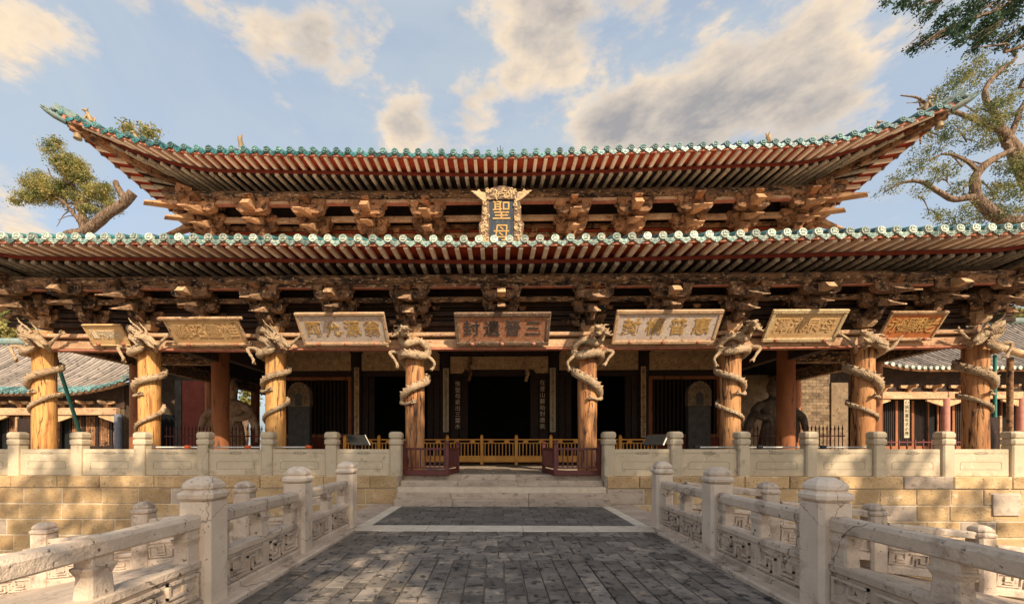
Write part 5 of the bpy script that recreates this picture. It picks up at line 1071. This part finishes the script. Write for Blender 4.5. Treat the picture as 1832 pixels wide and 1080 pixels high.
# ------------------------------------------------------------------ side halls
def side_hall(sx, x0, x1, yE, ze, zl, floor_z, label, teal):
    """low hall facing the camera: columns, lintel, brackets, lattice doors, tiled roof"""
    h = thing('side_hall', label, 'building', ((x0+x1)/2, yE+1, floor_z)); Ln = abs(x1-x0); sg = 1 if x1 > x0 else -1
    def X(u): return x0+sg*u                             # u from the inner end outwards
    yW = yE+1.3; n = int(Ln/3.2)
    cols = [.7+i*(Ln-1.0)/n for i in range(n+1)]
    for k, u in enumerate(cols): link('column', MB().lathe([(.16, 0), (.16, zl-floor_z)], 12).mesh('column', 'pink_post' if sx > 0 else 'blue_post', True), h, tr(X(u), yE+.75, floor_z))
    for a, b in zip(cols[:-1], cols[1:]):
        p, q = sorted((X(a), X(b)))
        link('lintel', MB().cbox(p+.01, q-.01, yE+.62, yE+.88, zl-.04, zl+.30, .02).mesh('lintel', 'pale_beam'), h)
        for e, s_ in ((p+.16, 1), (q-.16, -1)): link('corbel', MB().prism([(0, 0), (s_*.75, .26), (s_*.75, .34), (0, .34)], yE+.7, yE+.8).mesh('corbel', 'lintel'), h, tr(e, 0, zl-.39))
        nb = 3
        for k in range(nb):
            x = p+(k+.5)*(q-p)/nb; b_ = link('bracket_set', MB().frustum(.16, .26, 0, .16).mesh('bracket_set', 'wood'), h, tr(x, yE+.75, zl+.31))
            link('bracket_arm', MB().prism(arm_poly(.40, .14), -.06, .06).mesh('bracket_arm', 'wood_pale'), b_, tr(x, yE+.74, zl+.48)); link('bracket_arm', MB().prism(arm_fwd(.2, -.45, .14), -.06, .06, 'x').mesh('bracket_arm', 'wood_pale'), b_, tr(x, yE+.74, zl+.47))
        for k in range(4):
            a2, b2 = p+.2+(q-p-.4)*k/4, p+.2+(q-p-.4)*(k+1)/4
            d = link('door', MB().box(a2, a2+.06, yW, yW+.06, floor_z, zl-.05).box(b2-.06, b2, yW, yW+.06, floor_z, zl-.05).box(a2+.06, b2-.06, yW, yW+.06, floor_z, floor_z+.8).mesh('door', 'column_red' if sx > 0 else 'door'), h)
            for j in range(6): xx = a2+.1+(b2-a2-.2)*(j+.5)/6; link('lattice_bar', MB().box(xx-.018, xx+.018, yW+.01, yW+.05, floor_z+.8, zl-.05).mesh('lattice_bar', 'wood' if sx < 0 else 'door'), d)
    p, q = sorted((X(.5), X(Ln)))
    link('wall', MB().box(p, q, yW+.1, yW+5, floor_z-.8, zl+.2).mesh('wall', 'dark'), h); link('bracket_wall', MB().box(p, q, yE+.84, yE+.9, zl+.3, ze+.5).mesh('bracket_wall', 'dark_panel'), h)
    depth = 4.6
    def S(u, d):
        r_ = .55*max(0, 1-u/2.6)**2*max(0, 1-d/3)
        return Vector((X(u-.25*max(0, 1-u/2)), yE+d, ze+r_+.50*d+.05*d*d))
    mb = MB(); nu, nv = 30, 8
    vs = [S(Ln*i/nu, depth*j/nv) for j in range(nv+1) for i in range(nu+1)]
    mb.add(vs, [(j*(nu+1)+i, j*(nu+1)+i+1, (j+1)*(nu+1)+i+1, (j+1)*(nu+1)+i) for j in range(nv) for i in range(nu)])
    rf = link('roof', mb.mesh('roof', 'grey_tile_side', True), h)
    u = .05
    me_end = end_me['up' if teal else 'low']
    ge = MB().lathe([(.085, 0), (.085, .05)], 10).mesh('tile_end', 'tile_end' if teal else 'tile_worn', True); ge.transform(rx(R(90)))
    while u < Ln:
        link('tile_row', MB().tube([S(u, depth*k/6)+Vector((0, 0, .03)) for k in range(7)], .06, 6).mesh('tile_row', 'grey_tile_side', True), rf)
        link('tile_end', ge, rf, tr(*(S(u, 0)+Vector((0, -.01, .02)))))
        if teal: link('glazed_row', MB().tube([S(u, .02)+Vector((0, 0, .035)), S(u, .55)+Vector((0, 0, .035))], .068, 6).mesh('glazed_row', 'tile_end', True), rf)
        u += .27
    link('eave_board', MB().tube([S(Ln*i/24, .06)+Vector((0, 0, -.10)) for i in range(25)], .07, 4).mesh('eave_board', 'wood'), rf)
    for i in range(int(Ln/.3)): link('rafter', MB().tube([S(.1+i*.3, .08)+Vector((0, 0, -.13)), S(.1+i*.3, 1.1)+Vector((0, 0, -.22))], .045, 6).mesh('rafter', 'rafter'), rf)
    link('ridge', MB().tube([S(Ln*i/12, depth)+Vector((0, 0, .15)) for i in range(13)], .22, 8).mesh('ridge', 'ridge', True), rf)
    link('verge_ridge', MB().tube([S(.02, depth*i/8)+Vector((0, 0, .12)) for i in range(9)], .12, 7).mesh('verge_ridge', 'ridge', True), rf)
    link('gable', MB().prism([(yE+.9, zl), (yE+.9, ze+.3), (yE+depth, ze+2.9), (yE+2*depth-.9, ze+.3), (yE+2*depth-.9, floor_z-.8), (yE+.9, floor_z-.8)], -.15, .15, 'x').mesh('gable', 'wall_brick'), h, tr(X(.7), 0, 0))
pl = at(212, 699, 18.6); side_hall(-1, pl.x, -34, 18.6, 3.95, 3.02, ZT, 'low side hall with pale roof and teal tile edge beyond the left columns', True)
pr = at(1556, 659, 19.6); side_hall(1, pr.x, 36, 19.6, at(1600, 659, 19.6).z, at(1600, 712, 20.3).z, ZT, 'low side hall with grey tiled roof and pink posts beyond the right columns', False)
# small things in the right side hall's doorway
p_ = at(1622, 740, 20.0); t = thing('banner', 'narrow cream banner with dark characters hanging in the right side hall', 'banner', (p_.x, 20.0, 2.3))
link('cloth', MB().cbox(p_.x-.12, p_.x+.12, 19.99, 20.01, 1.9, 3.7, .004).mesh('cloth', 'couplet'), t)
for k, ch in enumerate('心誠則靈有求必應'): link('character', text_mesh(ch, .2, 'ink', .003), t, tr(p_.x, 19.985, 3.57-.21*k))
t = thing('altar_rail', 'row of low red rails before the right side hall', 'railing', (p_.x, 19.2, ZT))
for k in range(14): link('post', MB().cbox(-.03, .03, -.03, .03, 0, 1.1, .01).mesh('post', 'fence_red'), t, tr(p_.x-2.2+.36*k, 19.2, ZT))
for z in (.5, .95): link('rail', MB().box(p_.x-2.2, p_.x+2.5, 19.18, 19.22, ZT+z, ZT+z+.05).mesh('rail', 'fence_red'), t)
# ================================================================== TREES
def leaves(blobs, size, seed, flat=.0):
    """many small leaf faces in clumps through the crown; blob = (centre, radii, clumps, leaves per clump, clump radius)"""
    r = np.random.default_rng(seed); C = []
    for c, rad, nc, nl, cr in blobs:
        u = r.normal(size=(nc, 3)); u /= np.linalg.norm(u, axis=1)[:, None]
        cc = np.array(c)+u*(r.uniform(.35, 1.08, (nc, 1)))*np.array(rad)
        o = r.normal(size=(nc, nl, 3))*cr*np.array((1, 1, .7)); C.append((cc[:, None, :]+o).reshape(-1, 3))
    P = np.concatenate(C); N = len(P)
    a = r.normal(size=(N, 3)); a /= np.linalg.norm(a, axis=1)[:, None]; b = r.normal(size=(N, 3)); b -= a*(a*b).sum(1)[:, None]; b /= np.linalg.norm(b, axis=1)[:, None]
    s = size*r.uniform(.6, 1.35, (N, 1)); a = a*s; b = b*s*.55
    V = np.stack([P-a, P+b*.9-a*.1, P+a, P-b*.9-a*.1], 1).reshape(-1, 3)
    Fq = np.arange(4*N).reshape(N, 4)
    return V, Fq
def tree(name, label, base, limbs, blobs, size, mleaf, seed, group=None):
    t = thing(name, label, 'tree', base, group)
    mb = MB()
    for pts, r0, r1 in limbs:
        q = smooth_path(pts, 5); n = len(q)
        q = [Vector(p)+Vector((noise.noise(Vector(p)*.9), noise.noise(Vector(p)*.9+Vector((9, 0, 0))), 0))*r0*.5 for p in q]
        mb.tube(q, [r0+(r1-r0)*k/(n-1) for k in range(n)], 9 if r0 > .15 else 5)
    link('trunk', mb.mesh('trunk', 'bark', True), t)
    V, Fq = leaves(blobs, size, seed)
    me = bpy.data.meshes.new('crown'); me.from_pydata(V.tolist(), [], Fq.tolist()); me.materials.append(M[mleaf]); me.update()
    link('crown', me, t)
    return t
def px_blobs(lst, Y, s, clumps, nl, cr):
    out = []
    for px, py, r in lst:
        rm = r/s; out.append((tuple(at(px, py, Y+random.uniform(-1, 1))), (rm, rm*.9, rm*.8), int(clumps*(r/45.)**2), nl, cr))
    return out
YL = 33.0; s = F/YL
pts = [(82, 338, 24), (100, 352, 20), (58, 330, 18), (45, 352, 15), (32, 362, 9), (112, 296, 20), (132, 308, 20), (92, 268, 13), (106, 258, 11), (150, 322, 20), (168, 344, 20), (186, 362, 18), (204, 372, 13), (140, 352, 18), (118, 332, 18), (160, 376, 14), (68, 356, 14), (128, 282, 12), (145, 298, 13), (196, 340, 13), (76, 318, 12)]
b = at(150, 420, YL); base = (b.x, YL, -.1)
L_ = [([base, (b.x-.4, YL, 8), (at(150, 415, YL)), at(140, 370, YL), at(125, 330, YL), at(115, 290, YL)], .42, .10),
      ([at(146, 400, YL), at(105, 355, YL), at(60, 350, YL)], .16, .05), ([at(140, 372, YL), at(170, 345, YL), at(190, 330, YL)], .16, .05), ([at(135, 350, YL), at(95, 320, YL), at(85, 300, YL)], .13, .04), ([at(146, 395, YL), at(170, 392, YL), at(200, 385, YL)], .1, .03)]
for k in range(14): a_, c_ = (random.uniform(100, 170), random.uniform(355, 400)), (random.uniform(90, 215), random.uniform(370, 412)); L_.append(([at(*a_, YL), at((a_[0]+c_[0])/2, (a_[1]+c_[1])/2-6, YL+.3), at(*c_, YL)], .05, .02))
tree('juniper_tree', 'rounded yellow-green juniper standing behind the left end of the roofs', base, L_, px_blobs(pts, YL, s, 190, 62, .20), .070, 'leaf', 3, 'trees behind the hall')
b = at(120, 425, YL-1.5); base = (b.x-2.5, YL-1.5, -.1)
tree('leaning_cypress', 'thick bare cypress trunk leaning right with a sawn-off end, left of the upper roof', base,
     [([base, (b.x-1.6, YL-1.5, 8), at(110, 445, YL-1.5), at(150, 415, YL-1.5), at(200, 378, YL-1.5), at(238, 344, YL-1.5)], .46, .32), ([at(222, 356, YL-1.5), at(212, 335, YL-1.5), at(209, 325, YL-1.5)], .25, .18)],
     px_blobs([(232, 232, 14), (252, 236, 16), (278, 238, 12), (220, 224, 9)], YL-1.5, s, 120, 30, .2), .10, 'leaf', 4, 'trees behind the hall')
YR = 27.0; s = F/YR
b = at(1900, 420, YR); base = (b.x+1, YR, -.1)
L_ = [([base, (b.x+.6, YR, 9), at(1885, 420, YR), at(1850, 320, YR), at(1815, 262, YR), at(1790, 235, YR)], .75, .26),
      ([at(1850, 398, YR-.5), at(1800, 394, YR-.5), at(1762, 372, YR-.5), at(1742, 342, YR-.5), at(1752, 308, YR-.5), at(1778, 284, YR-.5), at(1812, 268, YR-.3)], .40, .15),
      ([at(1815, 290, YR), at(1785, 210, YR), at(1760, 165, YR), at(1790, 125, YR), at(1818, 104, YR), at(1806, 86, YR)], .2, .05),
      ([at(1745, 352, YR-.5), at(1700, 355, YR-.5), at(1660, 330, YR-.6), at(1620, 325, YR-.6), at(1580, 345, YR-.6)], .2, .04), ([at(1752, 308, YR-.5), at(1722, 285, YR-.5), at(1690, 275, YR-.5), at(1655, 290, YR-.5)], .14, .03),
      ([at(1790, 235, YR), at(1720, 205, YR), at(1670, 190, YR), at(1640, 175, YR), at(1610, 172, YR)], .16, .03), ([at(1800, 260, YR), at(1825, 200, YR), at(1850, 150, YR)], .2, .06)]
for k in range(34):
    a_ = (random.uniform(1640, 1825), random.uniform(180, 400)); dx, dy = random.uniform(-60, 30), random.uniform(-30, 35)
    L_.append(([at(*a_, YR), at(a_[0]+dx*.5, a_[1]+dy*.5-8, YR+.3), at(a_[0]+dx, a_[1]+dy, YR)], .055, .018))
pts = [(1745, 122, 34), (1715, 140, 26), (1775, 135, 28), (1690, 170, 22), (1660, 185, 16), (1805, 165, 30), (1775, 200, 36), (1815, 215, 34), (1740, 225, 32), (1700, 235, 26), (1765, 255, 26), (1665, 262, 24), (1690, 300, 28), (1640, 300, 22), (1610, 320, 18), (1590, 345, 14), (1650, 335, 20), (1720, 330, 22),
       (1800, 320, 34), (1825, 290, 26), (1780, 345, 30), (1820, 360, 34), (1715, 385, 26), (1680, 390, 20), (1745, 385, 24), (1790, 385, 26)]
tree('twisted_cypress', 'old cypress with twisted bare limbs and sparse yellow-green foliage behind the right eave', base, L_, px_blobs(pts, YR, s, 60, 40, .18), .062, 'leaf_green', 5, 'trees behind the hall')
# bough of a tree outside the picture on the right
Yb = 9.0; base = (19.5, 6.5, -.1)
L_ = [([base, (19.3, 6.6, 6), (18.6, 6.8, 11), (17.8, 7.0, 14.5)], .55, .3), ([(18.2, 6.9, 12.6), (15.5, 8.2, 13.2), at(1832, -8, Yb), at(1760, 26, Yb), at(1690, 52, Yb), at(1645, 82, Yb)], .075, .008),
      ([(18.2, 6.9, 12.6), at(1880, 60, Yb), at(1800, 78, Yb), at(1750, 85, Yb)], .05, .007), ([(18.4, 6.9, 12), at(1900, 130, Yb), at(1835, 128, Yb)], .06, .02), ([(17.9, 7, 14), at(1760, -40, Yb), at(1690, -5, Yb), at(1620, 15, Yb)], .05, .007)]
for k in range(46):
    a_ = (random.uniform(1640, 1840), random.uniform(-10, 82)); L_.append(([at(*a_, Yb), at(a_[0]-14, a_[1]+8, Yb), at(a_[0]-32, a_[1]+22, Yb)], .007, .003))
pts = [(1640, 84, 12), (1662, 70, 15), (1690, 58, 17), (1720, 45, 18), (1750, 62, 18), (1775, 40, 20), (1805, 30, 20), (1825, 60, 18), (1790, 76, 16), (1745, 84, 13), (1715, 75, 11), (1700, 25, 15), (1735, 12, 17), (1770, 5, 17), (1670, 12, 14), (1640, 12, 12), (1615, 8, 12), (1585, 2, 9), (1820, 0, 18), (1655, 30, 9), (1685, 40, 10), (1765, 66, 14), (1815, 88, 10)]
tree('overhanging_cypress', 'dark green cypress bough hanging into the top right corner of the picture', base, L_, px_blobs(pts, Yb, F/Yb, 150, 20, .05), .032, 'leaf_teal', 6)
# greenery glimpsed past the side halls
for nm, lab, blobs, Y, sd in (('broadleaf_tree', 'bright green tree glimpsed at the left edge beyond the side hall', [(5, 590, 40), (35, 600, 26), (-30, 600, 40), (20, 560, 26)], 29.0, 11),
                              ('broadleaf_tree', 'green tree glimpsed above the right side hall roof', [(1790, 575, 26), (1815, 570, 26), (1845, 580, 30), (1775, 590, 16)], 30.0, 12),
                              ('broadleaf_tree', 'sunlit shrub showing between the left inner column and third column', [(435, 690, 16), (448, 700, 14), (420, 676, 14), (445, 720, 14)], 31.0, 13)):
    b = at(blobs[0][0], 700, Y); tree(nm, lab, (b.x, Y, -.1), [([(b.x, Y, -.1), (b.x+.2, Y, 4), tuple(at(blobs[0][0], blobs[0][1], Y))], .3, .08)], px_blobs(blobs, Y, F/Y, 190, 26, .2), .11, 'leaf', sd, 'trees beyond the side halls')
# old trees behind the camera that shade the bridge
for k, (x, y, blobs) in enumerate(((3.5, -8, [((2.4, -7, 14.0), (3.0, 2.2, 2.6), 190, 24, .4), ((3.2, -7, 10.3), (1.6, 1.8, 1.8), 34, 20, .35), ((-2.6, -7, 13.6), (3.0, 2.0, 2.6), 34, 16, .26)]),
                                   (8.5, -8.5, [((8.2, -7.2, 14.2), (3.6, 2.4, 2.6), 250, 24, .4), ((7.4, -7.0, 10.0), (3.2, 2.2, 2.8), 200, 22, .4)]),
                                   (14.5, -9, [((13.8, -7.5, 14.0), (3.4, 2.4, 2.4), 140, 22, .4), ((13.0, -7.5, 10.0), (2.6, 2.2, 2.2), 80, 20, .4), ((18.5, -7.5, 13.4), (3.2, 2.0, 2.8), 46, 16, .28)]))):
    tree('shade_tree', ('broad old tree behind the viewer, nearest the bridge axis', 'broad old tree behind the viewer, in the middle of three', 'broad old tree behind the viewer, farthest right')[k], (x, y, -.1),
         [([(x, y, -.1), (x+.3, y, 4), (blobs[0][0][0], blobs[0][0][1], 11), (blobs[0][0][0]-.3, blobs[0][0][1], 16)], .55, .12), ([(x+.2, y, 6.2), (blobs[1][0][0], blobs[1][0][1], 9.5)], .2, .08)], blobs, .26, 'leaf_dark', 20+k, 'old trees behind the viewer')
bpy.data.scenes.remove(SCRATCH)
